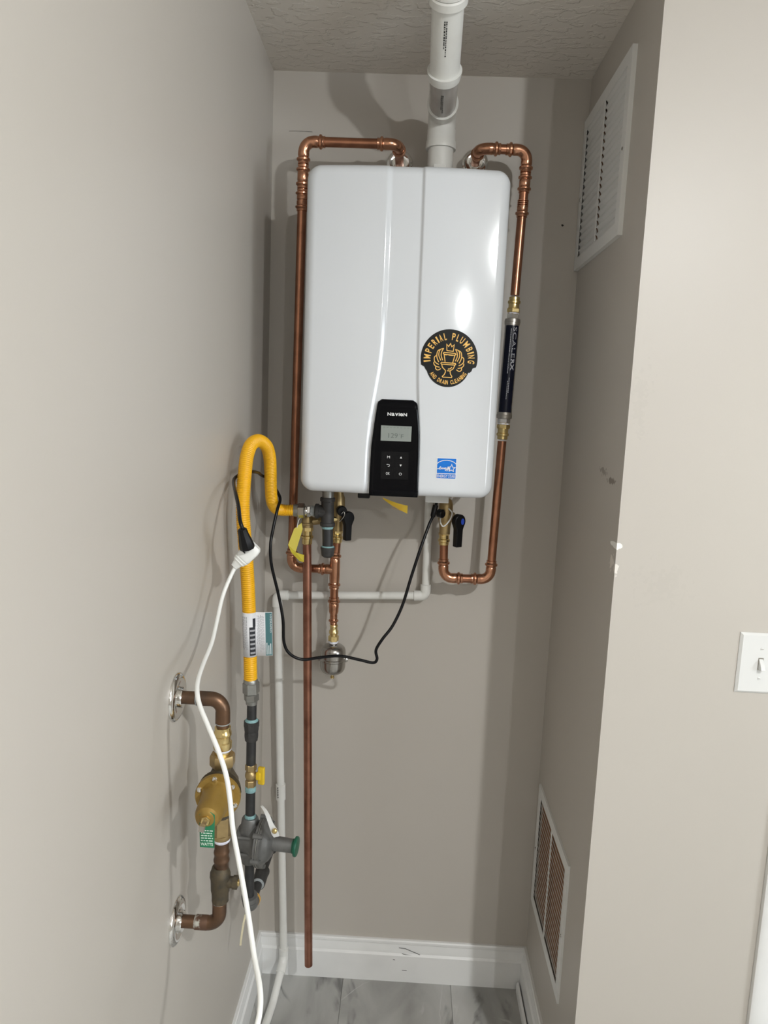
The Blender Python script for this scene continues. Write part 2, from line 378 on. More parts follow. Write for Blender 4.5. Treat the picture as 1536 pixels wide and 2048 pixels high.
win = struct(MB().box((RX + .06, wy0, wz0), (RX + .10, wy1, wz0 + .05)).box((RX + .06, wy0, wz1 - .05), (RX + .10, wy1, wz1)).box((RX + .06, wy0, wz0), (RX + .10, wy0 + .05, wz1)).box((RX + .06, wy1 - .05, wz0), (RX + .10, wy1, wz1)).box((RX + .06, -2.92, wz0), (RX + .10, -2.88, wz1)).build('window_1', 'trim_white', smooth=False))
win['label'] = 'white framed window in the side wall of the room'
struct(MB().box((-T, RY - T, H), (RX + T, T, H + .1)).build('ceiling', 'ceiling', smooth=False))

# floor: a grouted slab carrying stone tiles
fl = struct(MB().box((-T, RY - T, -.1), (RX + T, T, -.0025)).build('floor', 'grout', smooth=False))
tw, tl, gap = 0.318, 0.61, 0.0011
tm = MB().box((gap / 2, gap / 2, -.012), (tw - gap / 2, tl - gap / 2, 0)).build('tile', 'tile', fl, smooth=False)
first = True
for i in range(-1, 11):
    x = 0.257 + (i - 0) * tw - 0.0
    if x >= RX: continue
    for j in range(0, 11):
        y = .06 - (j + 1) * tl + (0.305 if i % 2 else 0.0)
        if y + tl < RY or y > 0.05: continue
        o = tm if first else tm.copy()
        if not first: COL.objects.link(o); o.parent = fl
        first = False
        o.location = (x, y, 0)

# baseboards
BP = [(0, .1288), (.007, .1288), (.0095, .125), (.0095, .1185), (.0060, .1145), (.0070, .1090), (.0095, .100), (.0105, .0900), (.0150, .0840), (.0150, 0), (0, 0)]
def baseboard(name, A, B, nrm, top=1.0):
    A = V(A); B = V(B); nrm = V(nrm); n = len(BP)
    vs = [A + nrm * t + V((0, 0, z * top)) for t, z in BP] + [B + nrm * t + V((0, 0, z * top)) for t, z in BP]
    fs = [(i, (i + 1) % n, n + (i + 1) % n, n + i) for i in range(n)] + [tuple(range(n)), tuple(range(n, 2 * n))]
    return struct(MB().raw(vs, fs).build(name, 'trim_white', smooth=True, sharp=25))
bb = baseboard('baseboard_back', (.0, 0, 0), (W, 0, 0), (0, -1, 0))
for pts_, y_ in (([(.418, .1085), (.437, .1070), (.452, .1010), (.481, .0895)], -.0116), ([(.428, .0905), (.44, .0880), (.458, .0865)], -.0125), ([(.43, .0390), (.444, .0383)], -.0154), ([(.402, .0715), (.408, .0712)], -.0154)):
    mb = MB(); ribbon(mb, pts_, .0016, lambda u, v, y_=y_: V((u, y_, v))); mb.build('scuff_mark', 'gap_black', bb, smooth=False)
baseboard('baseboard_left', (0, 0, 0), (0, RY, 0), (1, 0, 0), .997)
baseboard('baseboard_right', (W, 0, 0), (W, YJ, 0), (-1, 0, 0), .997)
baseboard('baseboard_front', (W - .015, YJ, 0), (1.150, YJ, 0), (0, -1, 0), .994)
# loose shoe moulding lying along the right baseboard
struct(MB().prism([(0, 0), (.0085, 0), (.0085, .026), (.006, .031), (.002, .029), (0, .022)], lambda u, v, h: V((.7665 + u, h, v)), -.024, YJ + .05).build('trim_1', 'trim_white', sharp=60))
# door casing at the right edge, with its door
cas = MB()
for a0, a1 in ((1.153, 1.215), (2.02, 2.082)):
    cas.prism([(0, 0), (0, .011), (.006, .016), (.04, .018), (.056, .014), (.062, .012), (.062, 0)], lambda u, v, h, a0=a0: V((a0 + u, YJ - v, h)), 0, 2.05)
cas.box((1.153, YJ - .016, 2.05), (2.082, YJ, 2.112))
struct(cas.build('trim_2', 'trim_white', sharp=40))
dr = struct(MB().box((1.217, YJ + .02, .008), (2.018, YJ + .058, 2.048)).build('door_1', 'trim_white', smooth=False, bevel=.002))
MB().lathe((1.30, YJ + .02, .95), (0, -1, 0), [(0, .03), (.006, .03), (.008, .012), (.03, .012), (.036, .026), (.055, .028), (.066, .018)], 24).build('door_knob', 'nickel', dr)

# ================================================================== THE CEILING LIGHTS OF THE ROOM
for LX, LY, lab_, lm_ in ((1.32, -2.3, 'domed round ceiling light of the room nearest the alcove', 'lens_glow_near'), (1.465, -4.5, 'domed round ceiling light of the room farther from the alcove', 'lens_glow_far')):
    t = thing('ceiling_light', lab_, 'ceiling light', (LX, LY, H), 'domed ceiling lights')
    MB().lathe((LX, LY, H), (0, 0, -1), [(0, .085), (.008, .085), (.016, .075), (.030, .038), (.034, .034)], 48).build('rim', 'plastic_white', t)
    MB().lathe((LX, LY, H - .034), (0, 0, -1), [(0, .032), (.006, .031), (.012, .027), (.016, .016), (.018, .003)], 32).build('dome', lm_, t)

# ================================================================== WATER HEATER
HX0, HX1, HZ0, HZ1, HF, HB = .1375, .5715, 1.4880, 2.1880, -.345, -.012
HCX = (HX0 + HX1) / 2; HHW = (HX1 - HX0) / 2; HHH = (HZ1 - HZ0) / 2; HCZ = (HZ0 + HZ1) / 2
def smooth01(t): t = max(0., min(1., t)); return t * t * (3 - 2 * t)
def lerp_tab(tab, z):
    if z >= tab[0][0]: return tab[0][1]
    for (z0, x0), (z1, x1) in zip(tab, tab[1:]):
        if z >= z1: return x1 + (x0 - x1) * (z - z1) / (z0 - z1)
    return tab[-1][1]
CL = [(2.19, .3215), (2.03, .3222), (1.91, .3215), (1.815, .3190), (1.762, .3145), (1.708, .3065), (1.65, .2985), (1.59, .2945), (1.48, .2935)]
CR = [(2.19, .3885), (2.07, .3900), (1.90, .3908), (1.807, .3925), (1.744, .3945), (1.69, .3985), (1.62, .4040), (1.48, .4060)]
RC, RE = .030, .022                          # corner radius, edge rounding
def sdf(x, z):
    qx = abs(x - HCX) - (HHW - RC); qz = abs(z - HCZ) - (HHH - RC)
    return RC - (math.hypot(max(qx, 0), max(qz, 0)) + min(max(qx, qz), 0))
def front_y(x, z):
    y = HF + ((x - HCX) / HHW) ** 2 * .015
    a = smooth01((x - lerp_tab(CL, z) + .013) / .013) * smooth01((lerp_tab(CR, z) - x + .001) / .006)
    y += .0055 * a
    d = max(0., sdf(x, z))
    if d < RE: y += RE - math.sqrt(max(0., RE * RE - (RE - d) ** 2))
    return y
heater = thing('water_heater', 'white wall-hung tankless water heater with black control panel and round sticker', 'water heater', (HCX, -.17, HZ0))
def heater_cover():
    zs = []
    for i in range(21): zs.append(HZ0 + RC * (1 - math.cos(PI / 2 * i / 20)))
    m = 130
    for i in range(1, m): zs.append(HZ0 + RC + (HZ1 - HZ0 - 2 * RC) * i / m)
    for i in range(21): zs.append(HZ1 - RC * (1 - math.cos(PI / 2 * (20 - i) / 20)))
    us = []
    for i in range(21): us.append(-1 + .13 * (1 - math.cos(PI / 2 * i / 20)))
    n = 190
    for i in range(1, n): us.append(-.87 + 1.74 * i / n)
    for i in range(21): us.append(1 - .13 * (1 - math.cos(PI / 2 * (20 - i) / 20)))
    vs = []; fs = []; nu = len(us); nz = len(zs)
    for z in zs:
        dz = abs(z - HCZ) - (HHH - RC); ext = HHW - RC + math.sqrt(max(0, RC * RC - max(0, dz) ** 2))
        for u in us:
            x = HCX + u * ext; vs.append((x, front_y(x, z), z))
    for j in range(nz - 1):
        for i in range(nu - 1): fs.append((j * nu + i, j * nu + i + 1, (j + 1) * nu + i + 1, (j + 1) * nu + i))
    loop = [i for i in range(nu)] + [j * nu + nu - 1 for j in range(1, nz)] + [(nz - 1) * nu + i for i in range(nu - 2, -1, -1)] + [j * nu for j in range(nz - 2, 0, -1)]
    o = len(vs); L = len(loop)
    for k in loop: vs.append((vs[k][0], HB, vs[k][2]))
    for i in range(L): fs.append((loop[i], loop[(i + 1) % L], o + (i + 1) % L, o + i))
    fs.append(tuple(o + i for i in range(L)))
    return MB().raw(vs, fs).build('cover', 'heater_white', heater, sharp=50)
heater_cover()
def hs(e):                                    # a mapping (x, z) -> point lying e in front of the cover
    return lambda x, z: V((x, front_y(x, z) - e, z))

# control panel: glossy black shield that wraps under the lower edge
PAN = [(.3079, 1.6930), (.3105, 1.6975), (.3156, 1.6995), (.385, 1.6998), (.3915, 1.6970), (.3947, 1.6915), (.3999, 1.6523), (.4026, 1.623), (.4042, 1.578), (.4045, 1.53), (.4043, 1.4865), (.2958, 1.4865), (.2960, 1.5391), (.2972, 1.596), (.302, 1.6461)]
def pan_y(x, z): return HF - .0035 + .006 * smooth01((z - 1.685) / .016) + max(0, (1.497 - z)) * .5
def pan(e): return lambda x, z: V((x, pan_y(x, z) - e, z))
def panel_mesh():
    zs = [1.4865 + (1.6997 - 1.4865) * i / 40 for i in range(41)]; vs = []; fs = []; n = 24
    lt = [(1.7000, .3170), (1.6995, .3156), (1.6975, .3105), (1.693, .3079), (1.6461, .302), (1.596, .2972), (1.5391, .2960), (1.4865, .2958)]
    rtb = [(1.7000, .3840), (1.6998, .385), (1.697, .3915), (1.6915, .3947), (1.6523, .3999), (1.623, .4026), (1.578, .4042), (1.53, .4045), (1.4865, .4043)]
    for z in zs:
        a = lerp_tab(lt, z); b = lerp_tab(rtb, z)
        for i in range(n + 1):
            x = a + (b - a) * i / n; e = min(x - a, b - x); vs.append((x, pan_y(x, z) + .0025 * max(0, 1 - e / .003) ** 2, z))
    for j in range(len(zs) - 1):
        for i in range(n): fs.append((j * (n + 1) + i, j * (n + 1) + i + 1, (j + 1) * (n + 1) + i + 1, (j + 1) * (n + 1) + i))
    nz = len(zs); N = n + 1
    loop = list(range(N)) + [j * N + n for j in range(1, nz)] + [(nz - 1) * N + i for i in range(n - 1, -1, -1)] + [j * N for j in range(nz - 2, 0, -1)]
    o = len(vs); L = len(loop)
    for k in loop: vs.append((vs[k][0], -.325, vs[k][2]))
    for i in range(L): fs.append((loop[i], loop[(i + 1) % L], o + (i + 1) % L, o + i))
    return MB().raw(vs, fs).build('control_panel', 'gloss_black', heater, sharp=50)
cp = panel_mesh()
f3 = lambda e: (lambda u, v, h: pan(e + h)(u, v))
MB().prism([(.3173, 1.6429), (.3844, 1.6431), (.3842, 1.6098), (.3175, 1.6097)], f3(0), .0002, .0012).build('display', 'lcd', cp, smooth=False)
mb = MB(); put_text(mb, '129', pan(.0015), .334, .3545, 1.6165, .0105); put_text(mb, 'F', pan(.0015), .3615, .3675, 1.6165, .0085); put_text(mb, 'o', pan(.0015), .3575, .360, 1.624, .003)
for k in range(8): ribbon(mb, [(.322 + k * .0075, 1.6392), (.3265 + k * .0075, 1.6392)], .0006, pan(.0015))
mb.build('display_digits', 'lcd_ink', cp, smooth=False)
mb = MB()
x = .3302
for ch, w in (('N', .0080), ('a', .0070), ('v', .0072), ('i', .0018), ('e', .0068), ('N', .0080)):
    hh = .0066
    if ch in 'ave': put_text(mb, ch, pan(.0004), x, x + w, 1.6648, .0088, off=.03)
    elif ch == 'i': put_text(mb, 'I', pan(.0004), x, x + w, 1.6648, hh, off=.03)
    else: put_text(mb, ch, pan(.0004), x, x + w, 1.6648, hh, off=.03)
    x += w + .0008
mb.build('brand_lettering', 'ink_white', cp, smooth=False)
MB().prism([(.3205, 1.5257), (.3202, 1.5840), (.3220, 1.5862), (.3785, 1.5866), (.3803, 1.5845), (.3812, 1.5275), (.3795, 1.5257)], f3(0), .0001, .0007).build('keypad', 'key_black', cp, smooth=False)
pf = pan(.0011)
def key(mb): return mb.build('key_symbol', 'ink_white', cp, smooth=False)
mb = MB(); put_text(mb, 'M', pf, .3335, .3395, 1.5715, .0056); key(mb)
mb = MB(); put_text(mb, 'OK', pf, .3320, .3405, 1.5352, .0056); key(mb)
key(MB().raw([pf(.3615, 1.5722), pf(.3663, 1.5722), pf(.3639, 1.5768)], [(0, 1, 2)])); key(MB().raw([pf(.3615, 1.5588), pf(.3663, 1.5588), pf(.3639, 1.5542)], [(0, 1, 2)]))
mb = MB(); ribbon(mb, [(.3335, 1.5578), (.3385, 1.5578), (.3395, 1.5560), (.3385, 1.5535), (.3355, 1.5535)], .0008, pf)
mb.raw([pf(.3326, 1.5578), pf(.3345, 1.5592), pf(.3345, 1.5564)], [(0, 1, 2)]); key(mb); mb = MB()
ribbon(mb, [(.3639 + .0028 * math.sin(a), 1.5381 + .0028 * math.cos(a)) for a in [.6 + k * (2 * PI - 1.2) / 14 for k in range(15)]], .0007, pf)
ribbon(mb, [(.3639, 1.5415), (.3639, 1.5382)], .0007, pf)
key(mb)

# round sticker with crowned emblem and lettering
SC = (.4586, 1.7922); SK = .0617 / 560.0
def sp(e): return lambda u, v: hs(e)(SC[0] + (u - 753) * SK, SC[1] - (v - 735) * SK)
out = []
for i in range(61):
    a = math.radians(192 - 204 * i / 60.); out.append((753 + 560 * math.cos(a), 735 - 560 * math.sin(a)))
out += [(1290, 885), (1225, 908), (1205, 965), (1165, 1000)]
for i in range(37):
    a = math.radians(-18 - 144 * i / 36.); out.append((737 + 430 * math.cos(a), 860 - 430 * math.sin(a)))
out += [(303, 965), (268, 905), (222, 886), (200, 866)]
mb = MB(); n = len(out); c = (750, 760); vs = [sp(.0008)(*c)]; fs = []
for k in range(1, 9):
    for (u, v) in out: vs.append(sp(.0008)(c[0] + (u - c[0]) * k / 8, c[1] + (v - c[1]) * k / 8))
for i in range(n): fs.append((0, 1 + i, 1 + (i + 1) % n))
for k in range(7):
    for i in range(n): fs.append((1 + k * n + i, 1 + (k + 1) * n + i, 1 + (k + 1) * n + (i + 1) % n, 1 + k * n + (i + 1) % n))
o = len(vs)
for (u, v) in out: vs.append(sp(.0001)(u, v))
for i in range(n): fs.append((1 + 7 * n + i, 1 + 7 * n + (i + 1) % n, o + (i + 1) % n, o + i))
stk = mb.raw(vs, fs).build('round_sticker', 'sticker_black', heater, label='round black and gold plumbing company sticker', sharp=60)
def arc_text(mb, body, a0, a1, r0, h, cx, cy, inward, fill=.72):
    n = len(body); fn = sp(.0013)
    wid = {'I': .45, 'J': .75, 'M': 1.25, 'L': .8, ' ': .75}
    tot = sum(wid.get(ch, 1.0) for ch in body); pos = 0
    for ch in body:
        w = wid.get(ch, 1.0); am = math.radians(a0 + (a1 - a0) * (pos + w / 2) / tot); span = abs(math.radians(a1 - a0)) * w / tot * r0 * fill; pos += w
        if ch == ' ': continue
        vs, fs, tw_ = text_mesh(ch, .022); k = span / tw_; kv = h / .70
        P = []
        for (x, y) in vs:
            du = x * k - span / 2; dv = y * kv
            if not inward: rr = r0 + dv; aa = am - du / (r0 + h / 2)
            else: rr = r0 - dv; aa = am + du / (r0 - h / 2)
            P.append(fn(cx + rr * math.cos(aa), cy - rr * math.sin(aa)))
        mb.raw(P, fs)
mb = MB()
arc_text(mb, 'IMPERIAL PLUMBING', 190, -12, 372, 130, 753, 745, False)
arc_text(mb, 'AND DRAIN CLEANING', 211, 331, 425, 78, 745, 812, True)
mb.build('sticker_lettering', 'ink_gold', stk, smooth=False)
mb = MB(); fn = sp(.0013); w = 17
for pts, cl in (
    ([(700, 585), (690, 465), (730, 505), (765, 448), (792, 508), (838, 470), (825, 595)], True),
    ([(645, 622), (868, 634), (880, 652), (862, 670), (648, 658), (633, 640)], True),
    ([(650, 662), (675, 800)], False), ([(860, 675), (826, 815)], False), ([(672, 668), (698, 668)], False), ([(740, 670), (822, 674)], False),
    ([(605, 815), (878, 825), (888, 842), (872, 858), (608, 850), (594, 832)], True),
    ([(612, 855), (628, 908), (690, 968), (692, 1000), (670, 1050), (634, 1086), (645, 1100), (818, 1102), (824, 1082), (790, 1030), (782, 975), (842, 930), (872, 862)], False),
    ([(738, 940), (782, 935), (816, 900)], False), ([(722, 972), (780, 975)], False)):
    ribbon(mb, pts, w, fn, cl)
wing = [[(636, 545), (604, 600), (592, 680), (626, 775)], [(636, 545), (572, 570), (546, 640), (552, 700), (590, 780)], [(572, 565), (522, 600), (506, 680), (520, 750), (552, 812)],
        [(492, 690), (462, 722), (466, 790), (502, 832), (556, 860)], [(457, 812), (458, 852), (492, 890), (540, 905), (572, 912)], [(497, 902), (497, 940), (532, 966), (570, 955), (596, 935)]]
for pl in wing:
    ribbon(mb, [(q.x, q.y) for q in spline([(a, b, 0) for a, b in pl], 4)], w, fn)
    ribbon(mb, [(1502 - q.x, q.y + 10) for q in spline([(a, b, 0) for a, b in pl], 4)], w, fn)
mb.build('sticker_emblem', 'ink_gold', stk, smooth=False)

# square blue energy label
EC = (.4652, 1.5540); EK = .0421 / 850.0
def ep(e): return lambda u, v: hs(e)(EC[0] + (u - 745) * EK, EC[1] - (v - 810) * EK)
def esq(mb, u0, v0, u1, v1, e): mb.prism([(u0, v0), (u1, v0), (u1, v1), (u0, v1)], lambda u, v, h: ep(h)(u, v), .0001, e)
mb = MB(); esq(mb, 290, 340, 1200, 1290, .0006); lab = mb.build('energy_label', 'ink_white', heater, smooth=False, label='small square blue and white label')
mb = MB(); esq(mb, 325, 370, 1165, 1025, .0009); esq(mb, 325, 1062, 1165, 1258, .0009); mb.build('label_field', 'sticker_blue', lab, smooth=False)
mb = MB(); fn = ep(.0013)
ribbon(mb, [(325 + 840 * i / 24, 700 - 235 * math.sqrt(max(0, 1 - ((i - 12) / 12.9) ** 2)) / .93) for i in range(25)], 30, fn)
ribbon(mb, [(975, 620), (1015, 740), (1135, 755), (1048, 828), (1070, 940), (965, 872), (868, 928), (902, 818), (808, 742), (930, 738)], 30, fn, True)
scr = [(330, 838), (385, 838), (432, 808), (488, 750), (462, 742), (432, 800), (436, 850), (478, 848), (520, 785), (522, 842), (562, 785), (580, 840), (632, 785), (648, 836), (690, 780), (722, 782), (692, 842), (742, 782), (690, 915)]
ribbon(mb, scr, 26, fn); ribbon(mb, [(722, 905), (800, 775), (826, 785), (770, 940), (850, 800), (880, 785), (862, 915)], 30, fn)
put_text(mb, 'ENERGY STAR', fn, 345, 1145, 1222, -132, off=.01)
mb.build('label_print', 'ink_white', lab, smooth=False)

# underside fittings of the heater
MB().lathe((.1855, -.17, HZ0 + .004), (0, 0, -1), [(0, .020), (.010, .020), (.012, .016), (.022, .016)], 24).build('gas_port', 'zinc', heater)
MB().box((.425, -.215, HZ0 - .028), (.482, -.165, HZ0 + .002)).build('drain_bracket', 'plastic_white', heater, smooth=False, bevel=.002)
MB().box((.2657, -.262, HZ0 - .019), (.294, -.238, HZ0 + .002)).build('rubber_foot', 'plastic_black', heater, smooth=False, bevel=.003)
MB().lathe((.491, -.20, HZ0 - .010), (0, -1, 0), [(-.02, .010), (.004, .010), (.006, .008), (.010, .004)], 16).build('drain_knob', 'chrome', heater)
MB().box((.37, -.20, HZ0 - .008), (.42, -.17, HZ0 + .002)).build('latch', 'plastic_black', heater, smooth=False)
MB().lathe((.4265, -.11, HZ1 - .004), (0, 0, 1), [(0, .045), (.006, .045), (.010, .036)], 32).build('vent_collar', 'plastic_black', heater)

# yellow paper warning slip hanging out under the heater
t = thing('warning_slip', 'yellow paper slip hanging out from under the heater', 'tag', (.352, -.2, 1.452))
vs = []; fs = []; n = 14
for i in range(n + 1):
    k = i / n; xx = .3225 + .0615 * k; top = 1.4655 - .010 * k - .006 * math.sin(k * PI / 2); bot = 1.4640 - .034 * k ** .8
    yy = -.2 - .012 * math.sin(k * 2.2)
    vs += [(xx, yy, top), (xx, yy, min(bot, top - .001)), (xx, yy + .0006, top), (xx, yy + .0006, min(bot, top - .001))]
for i in range(n):
    a = i * 4; fs += [(a, a + 4, a + 5, a + 1), (a + 2, a + 3, a + 7, a + 6), (a, a + 2, a + 6, a + 4), (a + 1, a + 5, a + 7, a + 3)]
MB().raw(vs, fs).build('paper', 'tag_yellow', t)
mb = MB()
for k in range(3): ribbon(mb, [(.345 + j * .009, 1.4520 - k * .0045 - j * .0022) for j in range(4)], .0007, lambda u, v: V((u, -.2 - .012 * math.sin((u - .3225) / .0615 * 2.2) - .0006, v)))
mb.build('print', 'ink_orange', t, smooth=False)

# ================================================================== VENT PIPE
t = thing('vent_pipe', 'white plastic vent pipe rising from the heater top to the ceiling', 'vent pipe', (.4255, -.11, HZ1))
VX = .4255; A = V((VX, -.112, HZ1)); B = V((.4240, -.112, 2.3700)); C = V((.4195, -.308, 2.3735)); D = V((.4160, -.470, 2.4660)); E_ = V((.4160, -.470, H + .05))
MB().cyl(A, (VX - .001, -.112, 2.305), .0301, 32).build('stub_pipe', 'pvc', t)
MB().box((VX - .017, -.150, HZ1 - .002), (VX + .013, -.138, 2.250)).build('vent_clip', 'pvc', t, smooth=False, bevel=.0015)
MB().lathe((VX - .001, -.112, 2.293), (0, 0, 1), [(0, .0305), (0, .0355), (.004, .0362), (.018, .0350), (.020, .0338), (.044, .0338)], 36).build('coupling', 'pvc', t)
path, tt, d1, d2 = arc_path(A, B, C, .033, 14)
mb = MB(); mb.tube(path, .0325, 32)
mb.lathe(B + d2 * tt, d2, [(0, .0325), (.020, .0335), (.031, .0355), (.034, .0357), (.034, .0300)], 40); mb.build('lower_elbow', 'pvc', t)
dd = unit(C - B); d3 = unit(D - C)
mb = MB(); mb.tube([B + dd * .050, C - dd * .012, C - dd * .004 + d3 * .004, C + d3 * .012], .0306, 36); gp = mb.build('grey_pipe', 'pvc_grey', t, label='grey glossy length of pipe between two white fittings')  # this length is grey plastic in its own colour
MB().lathe(C - d3 * .006, d3, [(0, .0312), (.002, .0335), (.016, .0362), (.021, .0366), (.021, .0302)], 40).build('coupling', 'pvc', t)
mb = MB(); mb.cyl(C + d3 * .008, D, .0312, 36); upipe = mb.build('upper_pipe', 'pvc', t)
path, tt3, d1, d2 = arc_path(C, D, E_, .026, 12)
mb = MB(); mb.tube(path, .0345, 32); mb.lathe(D + d1 * tt3, d1, [(0, .0345), (.003, .0370), (.016, .0378), (.016, .0302)], 36); mb.lathe(D + d2 * tt3, d2, [(0, .0345), (.08, .0375)], 32)
mb.build('upper_elbow', 'pvc', t)
# printed marks along the pipes (on the underside that faces the room)
def pipe_marks(par, P0, P1, r, rows, seed):
    rnd = random.Random(seed); P0 = V(P0); P1 = V(P1); d = unit(P1 - P0); L = (P1 - P0).length
    side = d.cross(V((0, 0, 1))).normalized(); nrm = side.cross(d).normalized()
    if nrm.z > 0: nrm = -nrm
    mb = MB()
    for row, a0 in rows:
        s = 0.0
        while s < L * (.9 if row == 0 else .72):
            w = rnd.uniform(.0015, .0045)
            def fn(u, v): return P0 + d * u + (nrm * math.cos(v) - side * math.sin(v)) * (r + .0004)
            ribbon(mb, [(s, a0), (s + w, a0)], rnd.choice((.05, .07, .09)), fn); s += w + rnd.uniform(.0008, .002)
    mb.build('printed_marks', 'ink_black', par, smooth=False)
pipe_marks(upipe, D - d3 * .050, C + d3 * .060, .0312, ((0, .02), (1, .14)), 3)
pipe_marks(gp, C - dd * .018, B + dd * .082, .0306, ((0, .02), (1, .12)), 5)
# ragged ceiling hole around the pipe
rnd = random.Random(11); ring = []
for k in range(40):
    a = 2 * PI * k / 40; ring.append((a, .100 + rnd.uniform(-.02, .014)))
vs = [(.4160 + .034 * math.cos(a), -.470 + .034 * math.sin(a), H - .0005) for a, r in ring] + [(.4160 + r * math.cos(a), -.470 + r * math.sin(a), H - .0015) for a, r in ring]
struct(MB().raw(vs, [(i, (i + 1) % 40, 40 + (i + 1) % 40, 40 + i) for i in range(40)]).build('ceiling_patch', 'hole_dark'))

# ================================================================== COPPER LINE, LEFT (hot outlet)
YA = -.14
t = thing('copper_line', 'copper pipe looping over the left top corner of the heater and down its left side', 'pipe', (.0855, -.08, 1.2538))
pA = [(.3250, 0, 2.2935), (.3250, YA, 2.2935), (.1017, YA, 2.2935), (.0855, -.08, 1.2538), (.2005, -.08, 1.2538)]
press_run(t, pA)
dv = unit(V(pA[3]) - V(pA[2])); q = V(pA[2]) + dv * .078
mb = MB(); sleeve(mb, q, -dv); sleeve(mb, q, dv); mb.build('coupling', 'copper_fitting', t)
q = V(pA[2]) + dv * .128
mb = MB(); sleeve(mb, q + dv * .005, dv, L=.022); sleeve(mb, q, -dv, L=.022); mb.build('coupling', 'copper_fitting', t)
TX = .2000; TY = -.08
mb = MB(); mb.cyl((TX, TY, 1.276), (TX, TY, 1.228), .0137, 24); sleeve(mb, (TX, TY, 1.274), (0, 0, 1)); sleeve(mb, (TX, TY, 1.229), (0, 0, -1))
mb.cyl((TX, TY, 1.2538), (TX - .018, TY, 1.2538), .0128); sleeve(mb, (TX - .016, TY, 1.2538), (-1, 0, 0)); mb.build('tee', 'copper_fitting', t)
MB().cyl((TX, TY, 1.275), (.2035, TY, 1.335), .0111).build('pipe', 'copper', t)
MB().cyl((TX, TY, 1.225), (.2010, TY, 1.150), .0111).build('pipe', 'copper', t)
mb = MB(); sleeve(mb, (.2006, TY, 1.152), (0, 0, 1)); mb.lathe((.2007, TY, 1.152), (0, 0, -1), [(0, .0128), (.012, .0128), (.020, .0098), (.026, .0096)], 24); sleeve(mb, (.2010, TY, 1.128), (0, 0, -1), .0079, .022); mb.build('reducer', 'copper_fitting', t)
MB().cyl((.2010, TY, 1.11), (.2015, TY, 1.085), .0079).build('pipe', 'copper', t)
escutcheon('wall_escutcheon', (.3250, -.0, 2.2935), (0, -1, 0), .034, 'round wall flange behind the copper pipe left of the white vent pipe', 'chrome wall flanges')

# miniature stainless expansion vessel below the tee
t = thing('shock_arrestor', 'small stainless steel vessel hanging below the copper tee', 'pressure vessel', (.2028, TY, .960))
sx_, sy_ = .2025, TY
mb = MB(); mb.lathe((sx_, sy_, 1.104), (0, 0, -1), [(0, .0098), (.004, .0112), (.008, .0098), (.014, .0102), (.018, .0128), (.024, .0128), (.026, .0108), (.030, .0108)], 24); mb.hexa((sx_, sy_, 1.074), (sx_, sy_, 1.058), .0140); mb.build('brass_adapter', 'brass', t)
MB().lathe((sx_, sy_, 1.059), (0, 0, -1), [(0, .0122), (.004, .0125), (.006, .0115)], 20).build('thread_tape', 'tape_white', t)
MB().lathe((sx_, sy_, 1.056), (0, 0, -1), [(0, .0105), (.006, .0105), (.0070, .017), (.0095, .0245), (.0145, .0305), (.021, .0333), (.030, .0342), (.043, .0343)], 40).build('upper_shell', 'steel', t)
MB().lathe((sx_, sy_, 1.0135), (0, 0, -1), [(0, .0343), (.002, .0365), (.006, .0365), (.008, .0343)], 40).build('seam_band', 'steel', t)
MB().lathe((sx_, sy_, 1.006), (0, 0, -1), [(0, .0342), (.016, .0341), (.0245, .0325), (.0315, .0280), (.0365, .0205), (.039, .012), (.040, .004)], 40).build('lower_shell', 'steel', t)
for s_ in (-1, 1): MB().lathe((sx_ + s_ * .0355, sy_ - .004, 1.010), (0, -1, 0), [(0, .006), (.005, .006), (.007, .003)], 14).build('mounting_ear', 'steel', t)
MB().lathe((sx_, sy_, .966), (0, 0, -1), [(0, .004), (.006, .004), (.007, .0055), (.011, .0055)], 12).build('charge_valve', 'brass', t)

# ================================================================== COPPER LINE, RIGHT (cold inlet) with the scale filter
t = thing('copper_line', 'copper pipe looping over the right top corner of the heater, past the black filter', 'pipe', (.5, -.10, 1.25))
top = V((.5155, -.108, 2.3010)); crn = V((.6310, -.105, 2.3010)); low = V((.6062, -.10, 1.2520)); lft = V((.4850, -.10, 1.2500)); vend = V((.4820, -.10, 1.3560))
vr = unit(low - crn)
def on_v(z): return crn + vr * ((z - crn.z) / vr.z)
press_run(t, [(.5155, 0, 2.3010), top, crn, on_v(1.966)])
press_run(t, [on_v(1.610), low, lft, vend])
q = on_v(2.226); mb = MB(); sleeve(mb, q, -vr, L=.022); sleeve(mb, q, vr, L=.022); mb.build('coupling', 'copper_fitting', t)
q = on_v(2.176)
mb = MB()
for k in range(4): mb.lathe(q + vr * (.0045 * k - .012), vr, [(0, .0113), (.001, .0136), (.0028, .0136), (.0038, .0113)], 24)
sleeve(mb, q + vr * .006, vr, L=.022); mb.build('ribbed_coupling', 'copper_fitting', t)
escutcheon('wall_escutcheon', (.5155, 0, 2.3010), (0, -1, 0), .034, 'round wall flange behind the copper pipe right of the white vent pipe', 'chrome wall flanges')

